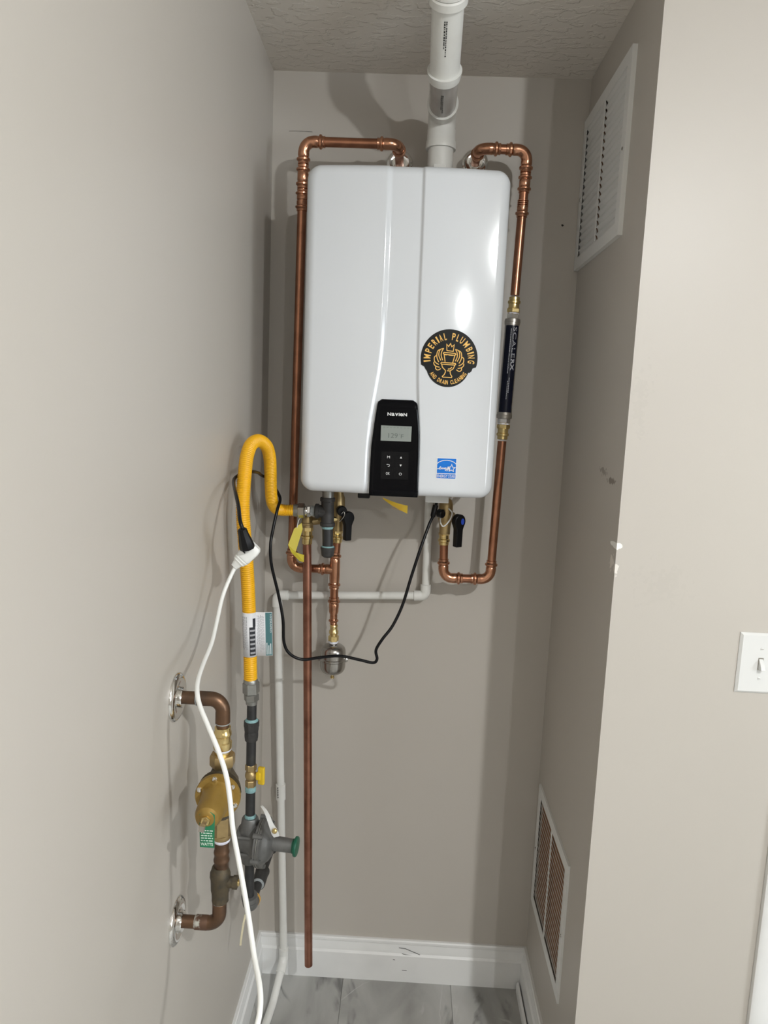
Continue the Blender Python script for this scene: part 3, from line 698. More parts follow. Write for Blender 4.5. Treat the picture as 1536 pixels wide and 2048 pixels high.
t = thing('scale_filter', 'black and silver inline scale filter in the right copper pipe', 'water filter', tuple(on_v(1.61)))
def adapter(P, d):
    mb = MB(); mb.lathe(P, d, [(0, .0113), (.001, .0130), (.008, .0130), (.010, .0156), (.015, .0156), (.017, .0132), (.024, .0132), (.028, .0146)], 24); d = unit(d)
    mb.hexa(V(P) + d * .027, V(P) + d * .038, .0165); mb.build('brass_adapter', 'brass', t)
adapter(on_v(1.962), vr); adapter(on_v(1.614), -vr)
for zc, s_ in ((1.926, 1), (1.650, -1)):
    P = on_v(zc); d = vr * s_
    MB().lathe(P, d, [(0, .0128), (.0035, .0132), (.005, .0125)], 20).build('thread_tape', 'tape_white', t)
    MB().hexa(P + d * .004, P + d * .017, .0158, 6).build('end_nut', 'chrome', t)
    MB().lathe(P + d * .016, d, [(0, .0150), (.001, .0188), (.009, .0200), (.010, .0190), (.014, .0190), (.015, .0182)], 32).build('end_cap', 'nickel', t)
body = MB().cyl(on_v(1.897), on_v(1.679), .0178, 32).build('filter_body', 'nickel', t)
# label wrapped round the face of the body
sd = unit(V((1, 0, 0)) - vr * vr.x); nr = unit(vr.cross(sd));  nr = nr if nr.y < 0 else -nr
def wrap(e): return lambda u, v: on_v(u) + (nr * math.cos(v) + sd * math.sin(v)) * (.0178 + e)
vs = []; fs = []
for i in range(2):
    for k in range(19): vs.append(wrap(.0004)((1.893, 1.682)[i], -1.05 + 1.95 * k / 18))
for k in range(18): fs.append((k, k + 1, 20 + k, 19 + k))
lb = MB().raw(vs, fs).build('filter_label', 'sticker_navy', t)
mb = MB()                                      # lettering reads downwards
lt_ = lambda u, v: wrap(.0008)(1.889 - u, v)
put_text(mb, 'SCALE', lt_, 0, .074, .10, .48); put_text(mb, 'RX', lt_, .077, .105, .10, .48, off=.03)
mb.build('filter_lettering', 'ink_grey', lb, smooth=False)
mb = MB()
for k in range(14): ribbon(mb, [(.004 + k * .0042, -.19), (.0072 + k * .0042, -.19)], .10, lt_)
mb.build('filter_small_print', 'ink_grey', lb, smooth=False)
mb = MB(); put_text(mb, 'Mineral Defense', lt_, .064, .112, -.26, .15, off=.02)
mb.build('filter_small_print', 'ink_grey', lb, smooth=False)
mb = MB()
for k in range(9): ribbon(mb, [(.122 + k * .0042, .08), (.125 + k * .0042, .08)], .09, lt_)
for k in range(11): ribbon(mb, [(.130 + k * .0042, -.10), (.133 + k * .0042, -.10)], .07, lt_)
mb.build('filter_small_print', 'ink_grey', lb, smooth=False)

# ================================================================== SERVICE VALVES UNDER THE HEATER
def lever(mb, c, nrm, wid, drop, th):
    """black lever: rounded head with a stem hanging from it; nrm = the face's normal"""
    nrm = unit(nrm); sx = unit(V((0, 0, 1)).cross(nrm)); zz = V((0, 0, 1)); c = V(c)
    pl = []
    for k in range(17):
        a = math.radians(-38 + 256 * k / 16); pl.append((wid * math.cos(a), wid * 1.12 * math.sin(a)))
    pl = pl + [(-wid * .58, -wid * 1.25), (-wid * .54, -drop), (wid * .54, -drop), (wid * .58, -wid * 1.25)]
    mb.prism(pl, lambda u, v, h: c + sx * u + zz * v + nrm * h, -th / 2, th / 2)
    return sx, nrm
t = thing('isolation_valve', 'brass cold-side valve with black lever and blue dot under the heater', 'valve', (.482, -.11, 1.36), 'service valves under the heater')
mb = MB(); mb.hexa((.482, -.11, HZ0 - .002), (.482, -.11, HZ0 - .022), .020); mb.lathe((.482, -.11, HZ0 - .02), (0, 0, -1), [(0, .0135), (.012, .0135), (.022, .0175), (.060, .0190), (.072, .0155), (.085, .0140), (.100, .0140)], 28)
mb.cyl((.482, -.11, 1.418), (.5, -.118, 1.412), .013); mb.build('body', 'bronze', t)
mb = MB(); mb.lathe((.482, -.105, 1.372), (0, 0, 1), [(0, .0140), (.020, .0140), (.026, .012)], 24); mb.build('outlet', 'brass', t)
MB().lathe((.482, -.103, 1.3715), (0, 0, 1), [(0, .0132), (.0045, .0134), (.006, .0125)], 20).build('thread_tape', 'tape_blue', t)
mb = MB(); mb.hexa((.4818, -.101, 1.3715), (.4818, -.101, 1.3625), .0150); mb.lathe((.4818, -.101, 1.364), (0, 0, -1), [(0, .0128), (.010, .0128), (.012, .0155), (.017, .0155), (.019, .0130), (.026, .0130), (.027, .0113)], 24); mb.build('brass_adapter', 'brass', t)
mb = MB(); sx, nn = lever(mb, (.515, -.125, 1.404), (.55, -.83, 0), .0165, .066, .017); lv = mb.build('lever', 'plastic_black', t, bevel=.002, sharp=40)
c0 = V((.515, -.125, 1.404)) + nn * .0085 + sx * .0062
MB().lathe(c0, nn, [(0, .0082), (.0008, .0080)], 24, sx=.62).build('lever_dot', 'dot_blue', lv)
MB().tube(spline([(.470, -.135, 1.425), (.468, -.14, 1.404), (.476, -.142, 1.392), (.490, -.136, 1.405), (.497, -.130, 1.424), (.488, -.127, 1.436)], 8), .0018, 8).build('cap_tether', 'plastic_white', t)
mb = MB(); mb.lathe((.468, -.14, 1.424), unit((.75, -.66, 0)), [(-.006, .011), (.006, .011), (.008, .009)], 18); mb.build('port_cap', 'plastic_black', t)

t = thing('isolation_valve', 'brass hot-side valve with black lever behind the black gas tee', 'valve', (.205, -.10, 1.34), 'service valves under the heater')
mb = MB(); mb.hexa((.206, -.10, HZ0 - .002), (.206, -.10, HZ0 - .020), .018); mb.lathe((.206, -.10, HZ0 - .018), (0, 0, -1), [(0, .0125), (.012, .0125), (.022, .0165), (.060, .0180), (.072, .015), (.090, .0135), (.108, .0135)], 28)
mb.cyl((.206, -.10, 1.405), (.226, -.108, 1.405), .0125); mb.build('body', 'bronze', t)
mb = MB(); mb.hexa((.2045, -.092, 1.362), (.2045, -.092, 1.352), .0148); mb.lathe((.2045, -.09, 1.354), (0, 0, -1), [(0, .0128), (.008, .0128), (.010, .0155), (.015, .0155), (.017, .0130), (.024, .0130), (.026, .0113)], 24); mb.build('brass_adapter', 'brass', t)
mb = MB(); lever(mb, (.2335, -.125, 1.400), (.55, -.83, 0), .0155, .058, .016); mb.build('lever', 'plastic_black', t, bevel=.002, sharp=40)
mb = MB(); mb.tube(spline([(.214, -.140, 1.392), (.221, -.142, 1.400), (.2265, -.142, 1.411), (.2235, -.141, 1.418), (.2185, -.141, 1.412)], 6), .0013, 8); mb.build('spring_clip', 'steel', t)
mb = MB(); mb.lathe((.218, -.13, 1.418), unit((.3, -.95, 0)), [(-.008, .013), (.004, .013), (.006, .011)], 18); mb.build('port_cap', 'plastic_black', t)

# ================================================================== RELIEF VALVE AND DISCHARGE PIPE
RXX = .1316; RYY = -.13
t = thing('relief_valve', 'bronze pressure relief valve with yellow tag left of the gas tee', 'valve', (RXX, RYY, 1.372))
mb = MB(); mb.lathe((RXX, RYY, 1.372), (0, 0, 1), [(0, .0150), (.006, .0150), (.008, .0165), (.011, .0165), (.013, .0145), (.026, .0145), (.034, .010), (.036, .004)], 28)
mb.cyl((RXX, RYY, 1.386), (.185, -.115, 1.392), .010, 20); mb.build('body', 'bronze', t)
MB().cyl((.172, -.118, 1.3925), (.205, -.105, 1.394), .0095).build('inlet', 'brass', t)
mb = MB(); mb.tube(spline([(.1225, -.148, 1.402), (.1145, -.156, 1.397), (.111, -.158, 1.385), (.109, -.158, 1.374)], 6), .0011, 6); mb.build('tag_wire', 'plastic_white', t)
def sheet(pts, th=.0006):
    n = len(pts); d = V((0, th, 0)); return [V(p) for p in pts] + [V(p) + d for p in pts], [tuple(range(n)), tuple(range(n, 2 * n))[::-1]] + [(i, (i + 1) % n, n + (i + 1) % n, n + i) for i in range(n)]
tagm = MB().raw(*sheet([(.1195, -.150, 1.3860), (.1228, -.152, 1.3700), (.1080, -.164, 1.3130), (.0895, -.170, 1.3320), (.1025, -.160, 1.3720)])).build('hang_tag', 'tag_olive', t, smooth=False)
MB().raw(*sheet([(.1078, -.1645, 1.3128), (.0900, -.1705, 1.3316), (.0975, -.166, 1.3120), (.1165, -.150, 1.2875), (.1270, -.146, 1.2845), (.1272, -.147, 1.3030)])).build('tag_fold', 'tag_olive', tagm, smooth=False)

t = thing('discharge_pipe', 'long straight copper pipe hanging down to just above the floor', 'pipe', (.1661, RYY, .1347))
mb = MB(); mb.hexa((RXX, RYY, 1.374), (RXX, RYY, 1.362), .0152); mb.lathe((RXX, RYY, 1.364), (0, 0, -1), [(0, .0130), (.012, .0130), (.014, .0160), (.019, .0160), (.021, .0132), (.034, .0132), (.036, .0113)], 24); mb.build('brass_adapter', 'brass', t)
P0 = V((.1318, RYY, 1.334)); P1 = V((.1661, RYY, .1347)); d = unit(P1 - P0); L = (P1 - P0).length
MB().lathe(P0, d, [(0, .0111), (L, .0111), (L, .0098), (L - .03, .0098)], 28).build('pipe', 'copper_dull', t)

# ================================================================== GAS TEE AND DRIP LEG
GX, GY = .1862, -.17
t = thing('gas_tee', 'black iron gas tee with capped drip leg under the heater', 'pipe fitting', (GX, GY, 1.305))
def bead_end(mb, P, d, r=.0158):
    mb.lathe(P, d, [(-.004, r), (0, r + .0006), (.001, r + .0028), (.008, r + .0030), (.010, r + .0016), (.010, r - .004)], 28)
mb = MB(); mb.cyl((GX - .0006, GY, 1.449), (GX + .0008, GY, 1.392), .0160, 28); bead_end(mb, (GX - .0006, GY, 1.446), (0, 0, 1)); bead_end(mb, (GX + .0008, GY, 1.394), (0, 0, -1))
mb.cyl((GX, GY, 1.420), (GX - .023, GY, 1.4205), .0155, 28); bead_end(mb, (GX - .021, GY, 1.4205), (-1, 0, 0)); mb.build('tee', 'iron_fitting', t)
MB().cyl((GX, GY, 1.470), (GX, GY, 1.450), .0145).build('nipple', 'zinc', t)
MB().lathe((GX + .0010, GY, 1.3855), (0, 0, -1), [(0, .0142), (.003, .0150), (.006, .0142), (.008, .0136)], 24).build('thread_sealant', 'sealant', t)
MB().cyl((GX + .001, GY, 1.384), (GX + .003, GY, 1.330), .0133, 24).build('nipple', 'iron', t)
MB().lathe((GX + .0030, GY, 1.3345), (0, 0, -1), [(0, .0140), (.002, .0162), (.004, .0165)], 24).build('thread_sealant', 'sealant', t)
MB().lathe((GX + .0032, GY, 1.3315), (0, 0, -1), [(0, .0178), (.003, .0182), (.008, .0168), (.016, .0162), (.022, .0150), (.026, .0105), (.027, .004)], 28).build('cap', 'iron_fitting', t)

# ================================================================== YELLOW GAS CONNECTOR
t = thing('gas_connector', 'yellow corrugated flexible gas hose arching up beside the heater', 'gas hose', (.0572, -.44, 1.02))
hose_pts = [(.1035, -.17, 1.4200), (.0756, -.178, 1.4203), (.0617, -.196, 1.4275), (.0568, -.222, 1.4480), (.0579, -.247, 1.4837), (.0610, -.27, 1.5212), (.0632, -.295, 1.5570), (.0613, -.325, 1.5846), (.0513, -.36, 1.5985), (.0424, -.395, 1.5920), (.0397, -.425, 1.5690), (.0410, -.45, 1.5340), (.0429, -.47, 1.4914), (.0441, -.475, 1.4504), (.0467, -.47, 1.4024), (.0507, -.46, 1.3311), (.0540, -.45, 1.2415), (.0563, -.445, 1.1509), (.0575, -.44, 1.0780)]
sp_ = spline(hose_pts, 40)
cum = [0.0]
for a, b in zip(sp_, sp_[1:]): cum.append(cum[-1] + (b - a).length)
step = .0009; N = int(cum[-1] / step); pts = []; j = 0
for i in range(N + 1):
    s = i * step
    while j < len(cum) - 2 and cum[j + 1] < s: j += 1
    k = (s - cum[j]) / max(1e-9, cum[j + 1] - cum[j]); pts.append(sp_[j].lerp(sp_[j + 1], k))
rad = [(.0146, .0146, .0139, .0124, .0139)[i % 5] for i in range(N + 1)]
MB().tube(pts, rad, 20).build('hose', 'hose_yellow', t, sharp=180)
dl = V((-1, 0, 0))
MB().lathe((.1015, GY, 1.4200), (1, 0, 0), [(0, .0150), (.004, .0158), (.012, .0158), (.013, .0150)], 24).build('ferrule', 'zinc', t)
MB().hexa((.1120, GY, 1.4200), (.1300, GY, 1.4202), .0185, 6, .52).build('nut', 'steel', t)
mb = MB(); mb.lathe((.130, GY, 1.4202), (1, 0, 0), [(0, .012), (.004, .0128), (.006, .0118)], 20); mb.hexa((.1355, GY, 1.4203), (.1450, GY, 1.4204), .0150, 6, .2); mb.build('flare_fitting', 'chrome', t)
MB().lathe((.1445, GY, 1.4204), (1, 0, 0), [(0, .0125), (.004, .0135), (.010, .0130)], 20).build('thread_sealant', 'sealant_grey', t)
q = V((.0578, -.439, 1.080)); dn = V((.01, .01, -1))
MB().lathe(q, (0, 0, -1), [(-.004, .0140), (0, .0160), (.005, .0160)], 24).build('ferrule', 'zinc', t)
MB().hexa((.0580, -.438, 1.076), (.0585, -.437, 1.050), .0185, 6, .2).build('nut', 'zinc', t)
mb = MB(); mb.hexa((.0588, -.436, 1.049), (.0595, -.435, 1.032), .0165, 6, .5); mb.lathe((.0595, -.435, 1.034), (0, 0, -1), [(0, .0135), (.010, .0125), (.011, .0112)], 20); mb.build('flare_fitting', 'zinc', t)
# printed paper flag wrapped round the hose
LZT, LZB = 1.238, 1.139
def hose_at(z): return V((.0541 + (1.2415 - z) * .0244, -.45 + (1.2415 - z) * .055, z))
R_ = .0152
def flag(e):
    def fn(s, z):                              # s: distance from the left edge of the wrapped paper
        c = hose_at(z); th0 = math.radians(205); arc = math.radians(150)
        if s <= R_ * arc:
            a = th0 + s / R_; return c + V((math.cos(a), math.sin(a), 0)) * (R_ + e)
        a = th0 + arc; base = c + V((math.cos(a), math.sin(a), 0)) * (R_ + e); k = s - R_ * arc
        return base + V((.985, .17, 0)) * k + V((0, -.0015 * math.sin(k / .034 * PI), 0))
    return fn
SW = R_ * math.radians(150); SE = SW + .034
def flag_patch(mb, s0, s1, z0, z1, e, n=None):
    n = n or max(1, int((s1 - s0) / .0022)); fn = flag(e); vs = []; fs = []
    for i in range(n + 1):
        s = s0 + (s1 - s0) * i / n; vs += [fn(s, z0), fn(s, z1)]
    for i in range(n): fs.append((2 * i, 2 * i + 2, 2 * i + 3, 2 * i + 1))
    mb.raw(vs, fs)
mb = MB(); flag_patch(mb, 0, SE, LZB, LZT, 0, 34); pl = mb.build('paper_flag', 'paper_white', t, sharp=60, label='printed paper label folded round the yellow hose')
sol = pl.modifiers.new('thick', 'SOLIDIFY'); sol.thickness = .0005; sol.offset = -1
mb = MB(); flag_patch(mb, SE - .0150, SE - .0012, LZB + .001, LZT - .001, .0006); mb.build('teal_panel', 'print_teal', pl)
mb = MB(); flag_patch(mb, SW - .0195, SW - .006, LZB + .004, LZB + .068, .0006); flag_patch(mb, SW - .012, SW - .005, LZB + .068, LZT - .012, .0006); mb.build('data_table', 'print_black', pl)
for k in range(6):
    mb = MB(); flag_patch(mb, SW - .0185, SW - .0075, LZB + .008 + k * .010, LZB + .0122 + k * .010, .0009); mb.build('table_row', 'ink_grey', pl, smooth=False)
mb = MB(); fp = flag(.0010); put_text(mb, 'HYDRAPRO', lambda u, v: fp(SE - .0058 + v, LZT + LZB - u), LZB + .005, LZB + .046, 0, .0032); mb.build('flag_lettering', 'ink_white', pl, smooth=False)
for k, (a, b) in enumerate(((.030, .003), (.024, .003), (.028, .003))):
    mb = MB(); flag_patch(mb, SE - .0136 + k * .0040, SE - .0136 + k * .0040 + .0016, LZB + b, LZB + a, .0009); mb.build('text_line', 'ink_white', pl, smooth=False)

mb = MB(); rnd = random.Random(4)
for c in range(7):
    s = SW + .001 + c * .0023; z = LZT - .006 - rnd.uniform(0, .006)
    while z > LZB + (.014 if c > 2 else .03):
        l = rnd.uniform(.003, .008); flag_patch(mb, s, s + .0009, z - l, z, .0007); z -= l + .0014
for c in range(4):
    s = .004 + c * .0034; z = LZT - .008
    while z > LZB + .02:
        l = rnd.uniform(.003, .008); flag_patch(mb, s, s + .0011, z - l, z, .0007); z -= l + .0014
mb.build('flag_small_print', 'ink_grey', pl, smooth=False, kind='stuff')

# ================================================================== GAS RISER, SHUT-OFF, REGULATOR, SUPPLY
PX, PY = .060, -.435
t = thing('gas_riser', 'black iron gas pipe with union below the yellow hose', 'pipe', (PX, PY, .90))
MB().cyl((PX, PY, 1.028), (PX, PY, .975), .0107, 24).build('nipple', 'iron', t)
MB().lathe((PX, PY, .990), (0, 0, -1), [(0, .0112), (.003, .0140), (.006, .0150)], 24).build('thread_sealant', 'sealant', t)
mb = MB(); mb.lathe((PX, PY, .985), (0, 0, -1), [(0, .0160), (.002, .0182), (.009, .0182), (.012, .0172), (.020, .0165), (.024, .0150), (.026, .0160), (.032, .0160), (.038, .0155), (.041, .0128)], 8, .2); mb.lathe((PX, PY, .962), (0, 0, -1), [(0, .0150), (.012, .0152), (.022, .0140)], 24); mb.build('union', 'iron_fitting', t)
MB().cyl((PX, PY, .945), (PX, PY, .880), .0107, 24).build('pipe', 'iron', t)

t = thing('gas_shutoff_valve', 'brass gas shut-off valve with yellow tee handle', 'valve', (PX, PY, .826))
mb = MB(); mb.hexa((PX, PY, .8835), (PX, PY, .868), .0128); mb.sphere((PX, PY, .857), .0130, 20, 12, 1.15); mb.hexa((PX, PY, .846), (PX, PY, .829), .0122); mb.cyl((PX, PY, .857), (PX + .018, PY - .002, .858), .006, 14); mb.build('body', 'bronze', t)
mb = MB(); mb.obox((PX + .0245, PY - .004, .8590), (.97, -.25, 0), (.25, .97, 0), (0, 0, 1), .0075, .0045, .0205); mb.obox((PX + .019, PY - .003, .858), (.97, -.25, 0), (.25, .97, 0), (0, 0, 1), .006, .0065, .009); mb.build('handle', 'handle_yellow', t, bevel=.0025, smooth=True)

t = thing('gas_regulator', 'grey cast metal gas regulator with green end cap', 'gas regulator', (PX, PY, .64))
MB().lathe((PX, PY, .831), (0, 0, -1), [(0, .0112), (.004, .0122), (.012, .0122), (.013, .0108)], 20).build('thread_sealant', 'sealant', t)
MB().cyl((PX, PY, .826), (PX, PY, .750), .0107, 24).build('nipple', 'iron', t)
MB().lathe((PX, PY, .763), (0, 0, -1), [(0, .0112), (.003, .0124), (.013, .0126), (.015, .0150), (.018, .0150)], 20).build('thread_sealant', 'sealant', t)
mb = MB(); mb.lathe((PX, PY, .756), (0, 0, -1), [(0, .0165), (.003, .0185), (.018, .0205), (.034, .026), (.075, .026), (.092, .0205), (.108, .0180), (.110, .0150)], 28)
mb.lathe((PX - .03, PY + .005, .700), (1, -.12, 0), [(0, .020), (.004, .030), (.035, .036), (.05, .046), (.052, .050)], 32); mb.build('body', 'cast_alloy', t)
for k in range(2):
    z = .722 - k * .040; MB().tube([(PX - .022, PY - .0275, z), (PX + .022, PY - .0315, z)], .0035, 10).build('rib', 'cast_alloy', t)
ax = unit((1, -.12, -.02)); c0 = V((PX + .022, PY - .002, .700))
mb = MB(); mb.lathe(c0, ax, [(0, .050), (.001, .0545), (.006, .0545), (.007, .051), (.009, .051), (.010, .0545), (.015, .0545), (.016, .0500), (.019, .0440), (.026, .0390), (.031, .0310), (.034, .018)], 40); mb.build('diaphragm_housing', 'cast_alloy', t)
a_, b_ = frame(ax)
MB().lathe(c0 + ax * .0068, ax, [(0, .0540), (.0004, .0556), (.0026, .0556), (.0030, .0540)], 48).build('clamp_ring', 'zinc', t)
for k in range(6):
    th = 2 * PI * k / 6 + .3; q = c0 + (a_ * math.cos(th) + b_ * math.sin(th)) * .0535
    MB().lathe(q - ax * .002, ax, [(0, .0062), (.018, .0062), (.0185, .0045), (.0215, .0045)], 8).build('flange_bolt', 'cast_alloy', t)
MB().lathe(c0 + ax * .030, ax, [(0, .0165), (.050, .0150)], 28).build('spring_tower', 'cast_alloy', t)
MB().lathe(c0 + ax * .078, ax, [(0, .0160), (.004, .0160), (.005, .0215), (.009, .0220), (.011, .0205), (.013, .006)], 28).build('end_cap', 'cap_green', t)
st = [V((0.0920, -0.4700, 0.8049)), V((0.1029, -0.4860, 0.8043)), V((0.1117, -0.4970, 0.7974)), V((0.1185, -0.5030, 0.7852)), V((0.1253, -0.5030, 0.7705)), V((0.1282, -0.5000, 0.7606)), V((0.1309, -0.4960, 0.7501))]
hw = [.0025, .0035, .0045, .0050, .0070, .0080, .0060]; vs = []; fs = []
for q, w_ in zip(st, hw):
    for s_ in (-1, 1): vs.append(q + V((w_ * s_ * .95, 0, w_ * s_ * .30))); vs.append(q + V((w_ * s_ * .95, .0018, w_ * s_ * .30)))
for i in range(len(st) - 1):
    a = i * 4; fs += [(a, a + 4, a + 6, a + 2), (a + 1, a + 3, a + 7, a + 5), (a, a + 1, a + 5, a + 4), (a + 2, a + 6, a + 7, a + 3)]
fs += [(0, 2, 3, 1), (24, 25, 27, 26)]
br = MB().raw(vs, fs).build('seal_bracket', 'trim_white', t)
MB().lathe((0.1283, -0.5045, 0.7704), (0, -1, 0), [(0, .0058), (.004, .0058), (.006, .003)], 8).build('bracket_bolt', 'brass', br)

t = thing('gas_supply_pipe', 'black iron gas pipe with elbow below the grey regulator running to the back wall', 'pipe', (PX, PY, .51))
MB().cyl((PX, PY, .650), (PX, PY + .006, .545), .0107, 24).build('pipe', 'iron', t)
path, tt, d1, d2 = arc_path((PX, PY, .6), (PX, PY + .01, .526), (PX + .012, 0, .526), .022, 12)
mb = MB(); mb.tube(path, .0168, 24); mb.lathe(V((PX, PY + .01, .526)) + d1 * tt, d1, [(0, .0168), (.004, .0180), (.014, .0184), (.015, .0110)], 24); mb.lathe(V((PX, PY + .01, .526)) + d2 * tt, d2, [(0, .0168), (.004, .0180), (.012, .0184), (.013, .0110)], 24); el = mb.build('elbow', 'cast_alloy', t)
mb = MB()
for k in range(2): mb.lathe(V((PX, PY + .01, .526)) + d2 * (tt + .0045 + k * .0038), d2, [(0, .0187), (.0016, .0188)], 24)
mb.build('elbow_stripe', 'ink_orange', el)
dh = unit(V((PX + .012, 0, .526)) - V((PX, PY + .01, .526))); q0 = V((PX, PY + .01, .526))
MB().cyl(q0 + dh * .03, q0 + dh * .235, .0107, 24).build('pipe', 'iron', t)
q1 = q0 + dh * .255; path, tt, d1, d2 = arc_path(q0, q1, (0, q1.y, q1.z), .02, 10)
mb = MB(); mb.tube(path, .0145, 24); bead_end(mb, q1 + d1 * tt, d1, .0138); mb.build('elbow', 'iron_fitting', t)
MB().cyl(q1 + d2 * .02, (-.01, q1.y, q1.z), .0107).build('pipe', 'iron', t)
MB().lathe(q0 + dh * .078, dh, [(0, .0112), (.002, .0150), (.004, .0158)], 20).build('thread_sealant', 'sealant_grey', t)
MB().lathe(q0 + dh * .081, dh, [(0, .0165), (.003, .0172), (.030, .0165), (.042, .0165), (.048, .0178), (.052, .0172)], 24).build('coupling', 'iron_fitting', t)
MB().lathe(q0 + dh * .132, dh, [(0, .0165), (.004, .0150), (.006, .0112)], 20).build('thread_sealant', 'sealant_grey', t)

t = thing('tie_strap', 'thin cream plastic strap hanging below the gas elbow', 'strap', (.045, -.425, .433))
q = [V((.0510, -.428, .508)), V((.0478, -.432, .490)), V((.0455, -.436, .470)), V((.0435, -.438, .450)), V((.0425, -.438, .436))]; vs = []; fs = []
for p_ in q: vs += [p_ + V((-.0022, 0, 0)), p_ + V((.0022, 0, 0)), p_ + V((.0022, .001, 0)), p_ + V((-.0022, .001, 0))]
for i in range(len(q) - 1):
    for k in range(4): fs.append((i * 4 + k, i * 4 + (k + 1) % 4, i * 4 + 4 + (k + 1) % 4, i * 4 + 4 + k))
fs += [(0, 3, 2, 1), (16, 17, 18, 19)]
MB().raw(vs, fs).build('strap', 'cream', t, sharp=30)

# ================================================================== WATER MAIN ON THE LEFT WALL
MX, MY = .0815, -.775
ZU, ZL = 1.1775, .7560
t = thing('water_main_pipe', 'brown copper elbow pipe leaving the left wall above the pressure regulator', 'pipe', (0, MY, ZU))
path, tt, d1, d2 = arc_path((0, MY, ZU), (MX, MY, ZU), (MX, MY, .5), .021, 12)
q = V((MX, MY, ZU))
mb = MB(); mb.tube(path, .0124, 24); mb.lathe(q + d1 * tt, d1, [(-.001, .0124), (.002, .0126), (.022, .0127), (.0235, .0114)], 24); mb.lathe(q + d2 * tt, d2, [(-.001, .0124), (.002, .0126), (.020, .0127), (.0215, .0114)], 24); mb.build('elbow', 'copper_old', t)
MB().cyl((-.01, MY, ZU), (MX - .038, MY, ZU), .0112, 24).build('pipe', 'copper_old', t)
MB().cyl((MX, MY, ZU - .038), (MX, MY, 1.118), .0112, 24).build('pipe', 'copper_old', t)
MB().lathe(q + d2 * (tt + .0205), d2, [(0, .0126), (.0008, .0130), (.0024, .0118)], 24).build('solder_ring', 'sealant_grey', t)
MB().lathe(q + d1 * (tt + .0225), d1, [(0, .0126), (.0008, .0130), (.0024, .0118)], 24).build('solder_ring', 'sealant_grey', t)
escutcheon('wall_escutcheon', (0, MY, ZU), (1, 0, 0), .042, 'upper chrome wall flange on the left wall', 'chrome wall flanges')
escutcheon('wall_escutcheon', (0, MY, ZL), (1, 0, 0), .042, 'lower chrome wall flange on the left wall', 'chrome wall flanges')

t = thing('pressure_regulator', 'bronze bell-shaped water pressure regulator with green tag on the left wall', 'pressure regulator', (MX, MY, .912))
mb = MB(); mb.lathe((MX, MY, 1.129), (0, 0, -1), [(0, .0118), (.001, .0138), (.008, .0138), (.010, .0152), (.015, .0152), (.017, .0136), (.026, .0136), (.028, .0160), (.037, .0160), (.040, .0150)], 28); mb.build('press_adapter', 'brass', t)
MB().lathe((MX, MY, 1.090), (0, 0, -1), [(0, .0145), (.002, .0152), (.0045, .0140)], 24).build('thread_tape', 'tape_white', t)
MB().lathe((MX, MY, 1.087), (0, 0, -1), [(0, .0135), (.016, .0135)], 24).build('tailpiece', 'brass', t)
mb = MB(); mb.lathe((MX, MY, 1.079), (0, 0, -1), [(0, .0165), (.0, .0205), (.003, .0218), (.018, .0218), (.022, .0190)], 8, .39); mb.build('union_nut', 'bronze', t)
mb = MB(); mb.lathe((MX, MY, 1.060), (0, 0, -1), [(0, .0165), (.008, .0172), (.014, .0200), (.028, .0280), (.060, .0280), (.080, .0200), (.092, .0165), (.096, .0165)], 28); mb.lathe((MX, MY + .010, 1.020), (0, -1, 0), [(0, .024), (.016, .034), (.026, .0372)], 32); mb.build('body', 'bronze_old', t)
FC = V((.0835, MY - .036, 1.0215))
fl_ = MB().lathe(FC, (0, -1, 0), [(-.004, .0360), (-.003, .0385), (.003, .0385), (.005, .0375)], 48).build('flange', 'bronze_paint', t)
for k in range(6):
    th = 2 * PI * k / 6 + math.radians(38); q = FC + V((math.cos(th) * .0325, -.004, math.sin(th) * .0325))
    MB().lathe(q, (0, -1, 0), [(0, .0048), (.0020, .0047), (.0036, .0036), (.0042, .0015)], 14).build('screw', 'chrome', fl_)
MB().lathe(FC, (0, -1, 0), [(.004, .0300), (.008, .0270), (.014, .0255), (.046, .0230), (.060, .0218), (.068, .0185), (.071, .0130), (.073, .0095)], 40).build('bell', 'bronze_paint', t)
MB().hexa(FC + V((0, -.071, 0)), FC + V((0, -.079, 0)), .0080).build('lock_nut', 'brass', t)
MB().lathe(FC, (0, -1, 0), [(.078, .0046), (.092, .0046), (.092, .0064), (.099, .0066), (.1005, .005)], 4, .6).build('adjusting_screw', 'nickel', t)
tg = MB().prism([(-.0125, .0075), (-.006, .0125), (.006, .0125), (.0125, .0075), (.0125, -.047), (-.0105, -.047)], lambda u, v, h: FC + V((u + .001, -.0705 - h + v * .04, v)), 0, .0008).build('hang_tag', 'tag_green', t, smooth=False, label='green printed hang tag')
mb = MB(); tf = lambda u, v: FC + V((u + .001, -.0718 + v * .04, v))
put_text(mb, 'WATTS', tf, -.0095, .0105, -.0435, .0048, off=.03)
rnd = random.Random(9)
for k in range(5):
    u = -.009
    while u < .009:
        l = rnd.uniform(.002, .006); ribbon(mb, [(u, -.0185 - k * .0042), (min(u + l, .0105), -.0185 - k * .0042)], .0019, tf); u += l + .0012
mb.build('tag_print', 'ink_pale', tg, smooth=False)
MB().hexa((MX, MY, .9655), (MX, MY, .9300), .0185, 6, .2).build('outlet_nut', 'bronze', t)
mb = MB(); mb.lathe((MX, MY, .931), (0, 0, -1), [(0, .0165), (.006, .0165), (.009, .0150)], 24); mb.build('outlet_collar', 'bronze', t)
MB().lathe((MX, MY, .9235), (0, 0, -1), [(0, .0142), (.002, .0150), (.006, .0146), (.008, .0130)], 24).build('thread_tape', 'tape_white', t)

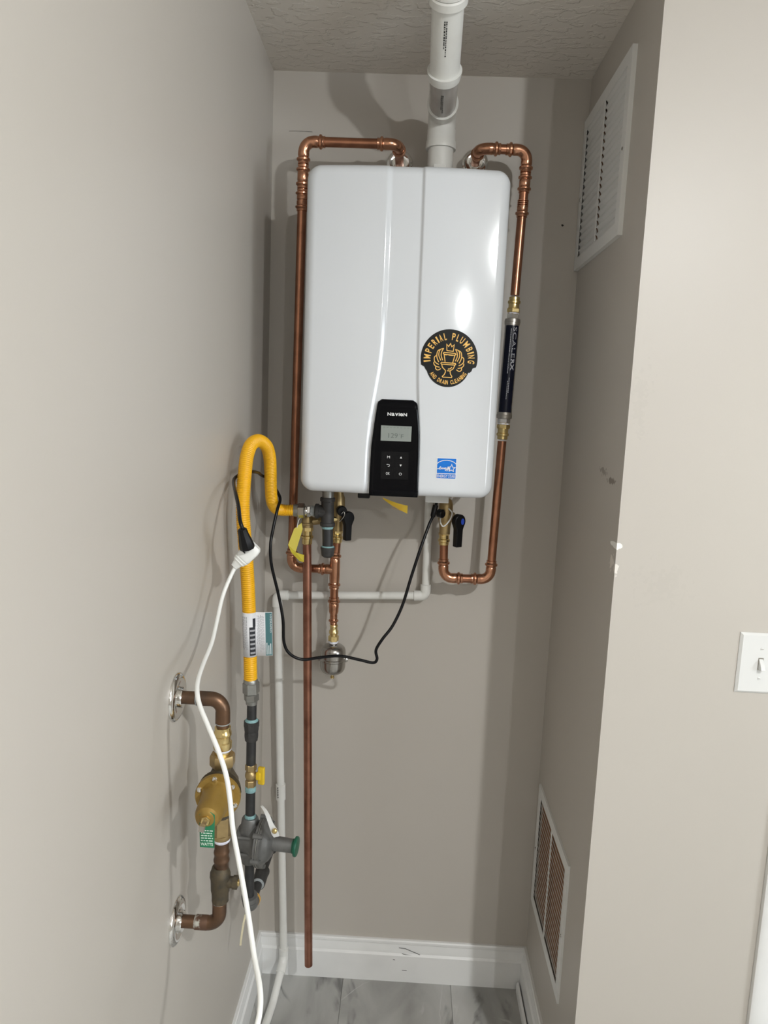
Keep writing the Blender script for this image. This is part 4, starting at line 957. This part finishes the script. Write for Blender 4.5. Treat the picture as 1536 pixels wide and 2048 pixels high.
LXX = .0785
t = thing('water_main_valve', 'dark bronze drain tee and brown elbow pipe below the pressure regulator', 'pipe fitting', (LXX, MY, ZL))
MB().lathe((MX, MY, .918), (0, 0, -1), [(0, .0125), (.018, .0125), (.020, .0135), (.024, .0138), (.026, .0128), (.034, .0130), (.036, .0140), (.040, .0138), (.042, .0126), (.052, .0126)], 24).build('male_adapter', 'copper_old', t)
mb = MB(); mb.lathe((LXX + .001, MY, .868), (0, 0, -1), [(0, .0140), (.006, .0155), (.012, .0180), (.022, .0185), (.026, .0170), (.048, .0165), (.052, .0150), (.068, .0148), (.070, .0125)], 10, .2); mb.cyl((LXX, MY, .838), (LXX + .026, MY, .838), .0100, 20); mb.lathe((LXX + .024, MY, .838), (1, 0, 0), [(0, .0118), (.008, .0118), (.009, .006)], 8, .2); mb.build('drain_tee', 'bronze_old', t)
MB().lathe((LXX + .0325, MY, .838), (1, 0, 0), [(0, .0062), (.003, .0062), (.0035, .004)], 12).build('outlet_plug', 'brass', t)
path, tt, d1, d2 = arc_path((LXX, MY, 1.0), (LXX, MY, ZL), (0, MY, ZL), .021, 12); q = V((LXX, MY, ZL))
mb = MB(); mb.tube(path, .0124, 24); mb.lathe(q + d1 * tt, d1, [(-.001, .0124), (.002, .0126), (.020, .0127), (.0215, .0114)], 24); mb.build('elbow', 'copper_old', t)
MB().lathe(q + d2 * (tt - .001), d2, [(0, .0124), (.002, .0127), (.022, .0128), (.024, .0118)], 24).build('soldered_joint', 'copper_soldered', t)
MB().cyl((LXX - .03, MY, ZL), (-.01, MY, ZL), .0112, 24).build('pipe', 'copper_old', t)
MB().cyl((LXX, MY, ZL + .035), (LXX, MY, .802), .0112).build('pipe', 'copper_old', t)
MB().lathe((LXX, MY, ZL + .0420), (0, 0, 1), [(0, .0126), (.001, .0132), (.003, .0120)], 24).build('solder_ring', 'sealant_grey', t)

# ================================================================== WHITE CONDENSATE PIPE
t = thing('condensate_pipe', 'thin white plastic drain pipe running across the back wall and down to the floor', 'pipe', (.08, -.04, 0))
r = .0107; CP = [V((.4405, -.032, HZ0 - .002)), V((.4435, -.032, 1.1825)), V((.0400, -.032, 1.1640)), V((.0815, -.032, .066)), V((.0690, -.135, .0125)), V((.0500, -.345, .0125))]
def sock(mb, P, d): mb.lathe(P, d, [(-.002, r + .0025), (.001, r + .0030), (.019, r + .0032), (.020, r)], 24)
cut = [0, .012, .012, .010, .006, 0]
for i in range(5):
    d = unit(CP[i + 1] - CP[i]); MB().cyl(CP[i] + d * cut[i], CP[i + 1] - d * cut[i + 1], r, 24).build('pipe', 'pvc', t)
for i in range(1, 5):
    path, tt, d1, d2 = arc_path(CP[i - 1], CP[i], CP[i + 1], .012 if i < 3 else .03, 10)
    mb = MB(); mb.tube(path, r + .0026 if i < 4 else r, 24)
    if i < 4: sock(mb, CP[i] + d1 * tt, d1); sock(mb, CP[i] + d2 * tt, d2)
    mb.build('elbow' if i < 4 else 'pipe', 'pvc', t)
d = unit(CP[3] - CP[2]); q = CP[2] + d * ((CP[2].z - .615) / -d.z)
cpl = MB().lathe(q, d, [(0, r), (0, r + .0030), (.046, r + .0030), (.046, r)], 24).build('coupling', 'pvc', t)
mb = MB()
for k in range(5): mb.obox(q + d * (.006 + k * .007) + V((-.0055, -.0128, 0)), (1, .4, 0), (0, 1, 0), (0, 0, 1), .0012, .0008, .002 + (k % 2) * .001)
mb.build('printed_marks', 'ink_black', cpl, smooth=False)

# ================================================================== CORDS
t = thing('power_cord', 'thin black power cord draped from the heater over the yellow hose', 'cord', (.32, -.25, 1.065))
bc = [(.0873, -.652, 1.4440), (.0788, -.650, 1.4655), (.0670, -.615, 1.4880), (.0450, -.550, 1.5090), (.0240, -.475, 1.5205), (.0232, -.440, 1.5270), (.0310, -.405, 1.5310), (.0390, -.365, 1.5305), (.0415, -.315, 1.5235), (.0400, -.272, 1.5140), (.0455, -.236, 1.5045), (.0560, -.216, 1.4880), (.0670, -.211, 1.4700), (.0775, -.228, 1.4540), (.0750, -.249, 1.4320), (.0690, -.265, 1.3900), (.066, -.28, 1.3514), (.0692, -.28, 1.3035), (.0855, -.27, 1.2289), (.0975, -.27, 1.1678), (.1003, -.265, 1.1103), (.1147, -.26, 1.0804), (.1448, -.255, 1.0663), (.1869, -.25, 1.0718), (.2356, -.25, 1.0781), (.2848, -.25, 1.0706), (.3167, -.25, 1.0652), (.3261, -.25, 1.0753), (.3228, -.25, 1.0979), (.3375, -.25, 1.1264), (.3602, -.24, 1.1571), (.3822, -.23, 1.208), (.3999, -.22, 1.2751), (.4188, -.21, 1.3422), (.4383, -.19, 1.4016), (.4474, -.18, 1.4228), (.4550, -.17, 1.4560)]
MB().tube(spline(bc, 8), .0037, 12).build('cord', 'plastic_black', t)
mb = MB(); d = unit(V((.0918, -.645, 1.4160)) - V((.0835, -.655, 1.4530)))
mb.lathe((.0828, -.655, 1.4540), d, [(0, .0055), (.002, .0085), (.012, .0095), (.024, .0120), (.036, .0140), (.041, .0138)], 8, .39); mb.build('plug', 'plastic_black', t, sharp=25)
MB().lathe((.4465, -.184, 1.4205), unit((.2, .25, .9)), [(0, .0048), (.004, .0065), (.018, .0070), (.030, .0070), (.031, .005)], 14).build('strain_relief', 'plastic_black', t)

t = thing('extension_cord', 'white extension cord with socket end hanging in front of the pressure regulator', 'cord', (.2156, -1.15, .90))
wc = [(.0690, -.622, 1.3810), (.0600, -.63, 1.3640), (.0483, -.65, 1.3266), (.0480, -.69, 1.2907), (.0520, -.74, 1.2654), (.0550, -.80, 1.2509), (.0608, -.85, 1.2444), (.0671, -.88, 1.2359), (.0769, -.90, 1.2204), (.0949, -.92, 1.1983), (.1163, -.94, 1.1694), (.1311, -.95, 1.1361), (.1398, -.96, 1.1028), (.1471, -.97, 1.0619), (.158, -.98, 1.0216), (.171, -1.0, .989), (.1831, -1.02, .9578), (.197, -1.05, .9287), (.2135, -1.09, .9145), (.2185, -1.115, .9010), (.2150, -1.135, .8850), (.2060, -1.15, .866), (.195, -1.16, .84), (.19, -1.165, .78), (.19, -1.17, .50), (.20, -1.2, .10), (.22, -1.26, .008), (.3, -1.45, .006), (.5, -1.6, .006)]
MB().tube(spline(wc, 8), .0038, 14).build('cord', 'cord_white', t)
A_ = V((.0980, -.628, 1.4130)); B_ = V((.0660, -.626, 1.3790)); ax = unit(B_ - A_); sidev = unit(ax.cross(V((0, -1, 0)))); dep = V((0, -1, 0))
poly = [(-.004, .010), (0, .0135), (.006, .0150), (.026, .0150), (.030, .0140)]
mb = MB(); Lc = (B_ - A_).length; prof = [(-.008, .0095, .006), (-.004, .0125, .0085), (.004, .0135, .0105), (.026, .0130, .0105), (.0265, .0118, .0095), (.029, .0118, .0095), (.0295, .0125, .0100), (.032, .0120, .0095), (.0325, .0105, .0085), (.035, .0105, .0085), (.0355, .0110, .0088), (.038, .0100, .0080), (.0385, .0085, .0070), (.041, .0080, .0065), (Lc + .004, .0060, .0050)]
vs = []; fs = []; n = 20
for s_, a, b in prof:
    for k in range(n):
        th = 2 * PI * k / n; cx = math.copysign(abs(math.cos(th)) ** .55, math.cos(th)); sy = math.copysign(abs(math.sin(th)) ** .55, math.sin(th))
        vs.append(A_ + ax * s_ + sidev * (cx * a * 1.18) + dep * (sy * b * 1.15))
for i in range(len(prof) - 1):
    for k in range(n): fs.append((i * n + k, i * n + (k + 1) % n, (i + 1) * n + (k + 1) % n, (i + 1) * n + k))
fs += [tuple(range(n)), tuple((len(prof) - 1) * n + k for k in range(n))]
so = MB().raw(vs, fs).build('socket_end', 'cord_white', t, sharp=40)
MB().obox(A_ + ax * .014 + dep * .0120 + sidev * .006, ax, sidev, dep, .0012, .003, .0004).build('slot', 'gap_black', so, smooth=False)

# ================================================================== AIR GRILLES
def grille(name, label, y0, y1, z0, z1, nl, proud, dr, dp):
    """stamped return grille on the right wall: frame, two columns of curved louvres, screws, duct behind"""
    t = thing(name, label, 'air vent', (W, (y0 + y1) / 2, z0), 'return air grilles')
    xf = W - proud; m = .028; zc0, zc1 = z0 + m, z1 - m; yc0, yc1 = y0 + m, y1 - m; ym = (y0 + y1) / 2
    fr = MB(); th = .0014
    for lo, hi in (((y0, z0), (y1, zc0)), ((y0, zc1), (y1, z1)), ((y0, zc0), (yc0, zc1)), ((yc1, zc0), (y1, zc1)), ((ym - .005, zc0), (ym + .005, zc1))):
        fr.box((xf, lo[0], lo[1]), (xf + th, hi[0], hi[1]))
    for lo, hi in (((y0, z0), (y0 + th, z1)), ((y1 - th, z0), (y1, z1)), ((y0 + th, z0), (y1 - th, z0 + th)), ((y0 + th, z1 - th), (y1 - th, z1))):
        fr.box((xf + th, lo[0], lo[1]), (W, hi[0], hi[1]))
    fr.build('frame', 'vent_white', t, smooth=False)
    pitch = (zc1 - zc0) / nl; wid = (yc1 - yc0) / 2 - .005
    prof = [(0, 0), (.42 * dp, -.10 * dr), (.71 * dp, -.32 * dr), (.90 * dp, -.64 * dr), (dp, -dr)]
    vs = []; fs = []; n = len(prof)
    for yy in (0, wid):
        for (a, b) in prof: vs.append((a, yy, b))
        for (a, b) in prof: vs.append((a + .0004, yy, b + .0007))
    for i in range(n - 1):
        fs.append((i, i + 1, 2 * n + i + 1, 2 * n + i)); fs.append((n + i, 3 * n + i, 3 * n + i + 1, n + i + 1))
    fs += [tuple(range(n)) + tuple(range(2 * n - 1, n - 1, -1)), tuple(2 * n + k for k in range(n)) + tuple(range(4 * n - 1, 3 * n - 1, -1)), (0, 2 * n, 3 * n, n), (n - 1, 2 * n - 1, 4 * n - 1, 3 * n - 1)]
    base = None
    for k in range(nl):
        for yy in (yc0, ym + .005):
            if base is None:
                me = MB(); me.raw(vs, fs); base = me.build('louver', 'vent_white'); base.parent = t; o = base
            else:
                o = base.copy(); COL.objects.link(o); o.parent = t
            o.location = V((xf + .0006, yy, zc0 + pitch * (k + 1) - .0005)) - V(t.location)
    for yy, zz in ((y0 + .014, (z0 + z1) / 2 - .01), (y1 - .014, (z0 + z1) / 2 - .01)):
        MB().lathe((xf + .0002, yy, zz), (-1, 0, 0), [(0, .0038), (.0012, .0036), (.0022, .002)], 14).build('screw', 'steel', t)
    dk = MB(); a0, a1, b0, b1, xd = yc0 - .004, yc1 + .004, zc0 - .004, zc1 + .004, W + .004
    dk.raw([(W, a0, b0), (W, a1, b0), (W, a1, b1), (W, a0, b1), (xd, a0, b0), (xd, a1, b0), (xd, a1, b1), (xd, a0, b1)], [(4, 5, 6, 7), (0, 1, 5, 4), (1, 2, 6, 5), (2, 3, 7, 6), (3, 0, 4, 7)])
    dk.build('filter_panel', 'duct_brown', t, smooth=False)
    return t
grille('air_vent', 'white louvred air grille high on the alcove side wall', -.396, -.002, 2.047, 2.406, 19, .010, .0110, .0062)
grille('air_vent', 'white louvred air grille low on the alcove side wall', -.404, -.034, .307, .660, 19, .005, .0048, .0022)

# ================================================================== LIGHT SWITCH, NAIL, WALL MARKS
t = thing('light_switch', 'white toggle light switch on the wall right of the alcove', 'light switch', (1.0905, YJ, 1.15))
sc, sw, sh = 1.0905, .0430, .0615; zc = 1.2120
pl_ = []
vs = [(sc - sw, YJ, zc - sh), (sc + sw, YJ, zc - sh), (sc + sw, YJ, zc + sh), (sc - sw, YJ, zc + sh)]
k = .0045; vs += [(sc - sw, YJ - .002, zc - sh), (sc + sw, YJ - .002, zc - sh), (sc + sw, YJ - .002, zc + sh), (sc - sw, YJ - .002, zc + sh)]
vs += [(sc - sw + k, YJ - .0062, zc - sh + k), (sc + sw - k, YJ - .0062, zc - sh + k), (sc + sw - k, YJ - .0062, zc + sh - k), (sc - sw + k, YJ - .0062, zc + sh - k)]
fs = [(8, 9, 10, 11)] + [(i, (i + 1) % 4, 4 + (i + 1) % 4, 4 + i) for i in range(4)] + [(4 + i, 4 + (i + 1) % 4, 8 + (i + 1) % 4, 8 + i) for i in range(4)]
MB().raw(vs, fs).build('cover_plate', 'plastic_white', t, smooth=False)
MB().box((sc - .0052, YJ - .0066, zc - .0120), (sc + .0052, YJ - .0058, zc + .0120)).build('toggle_slot', 'nickel', t, smooth=False)
MB().prism([(0, .0105), (-.009, .001), (-.0145, -.0095), (-.0075, -.0125), (0, -.0100)], lambda u, v, h: V((h, YJ - .006 + u, zc + v)), sc - .0040, sc + .0040).build('toggle', 'plastic_white', t, smooth=False, bevel=.0008)
for s_ in (-1, 1):
    sc_ = MB().lathe((sc, YJ - .006, zc + s_ * .0302), (0, -1, 0), [(0, .0034), (.0008, .0033), (.0012, .0022)], 16).build('screw', 'plastic_white', t)
    MB().box((sc - .0027, YJ - .0076, zc + s_ * .0302 - .0004), (sc + .0027, YJ - .0071, zc + s_ * .0302 + .0004)).build('screw_slot', 'nickel', sc_, smooth=False)

t = thing('wall_nail', 'small dark nail sticking out of the back wall below the upper grille', 'nail', (.7462, 0, 2.1597))
MB().lathe((.7462, 0, 2.1597), (0, -1, 0), [(0, .0012), (.010, .0012), (.010, .0026), (.012, .0026)], 10).build('nail', 'nickel', t)
MB().lathe((.7462, 0, 2.1590), (0, -1, 0), [(0, .0030), (.0006, .0028)], 12).build('hole', 'gap_black', t)
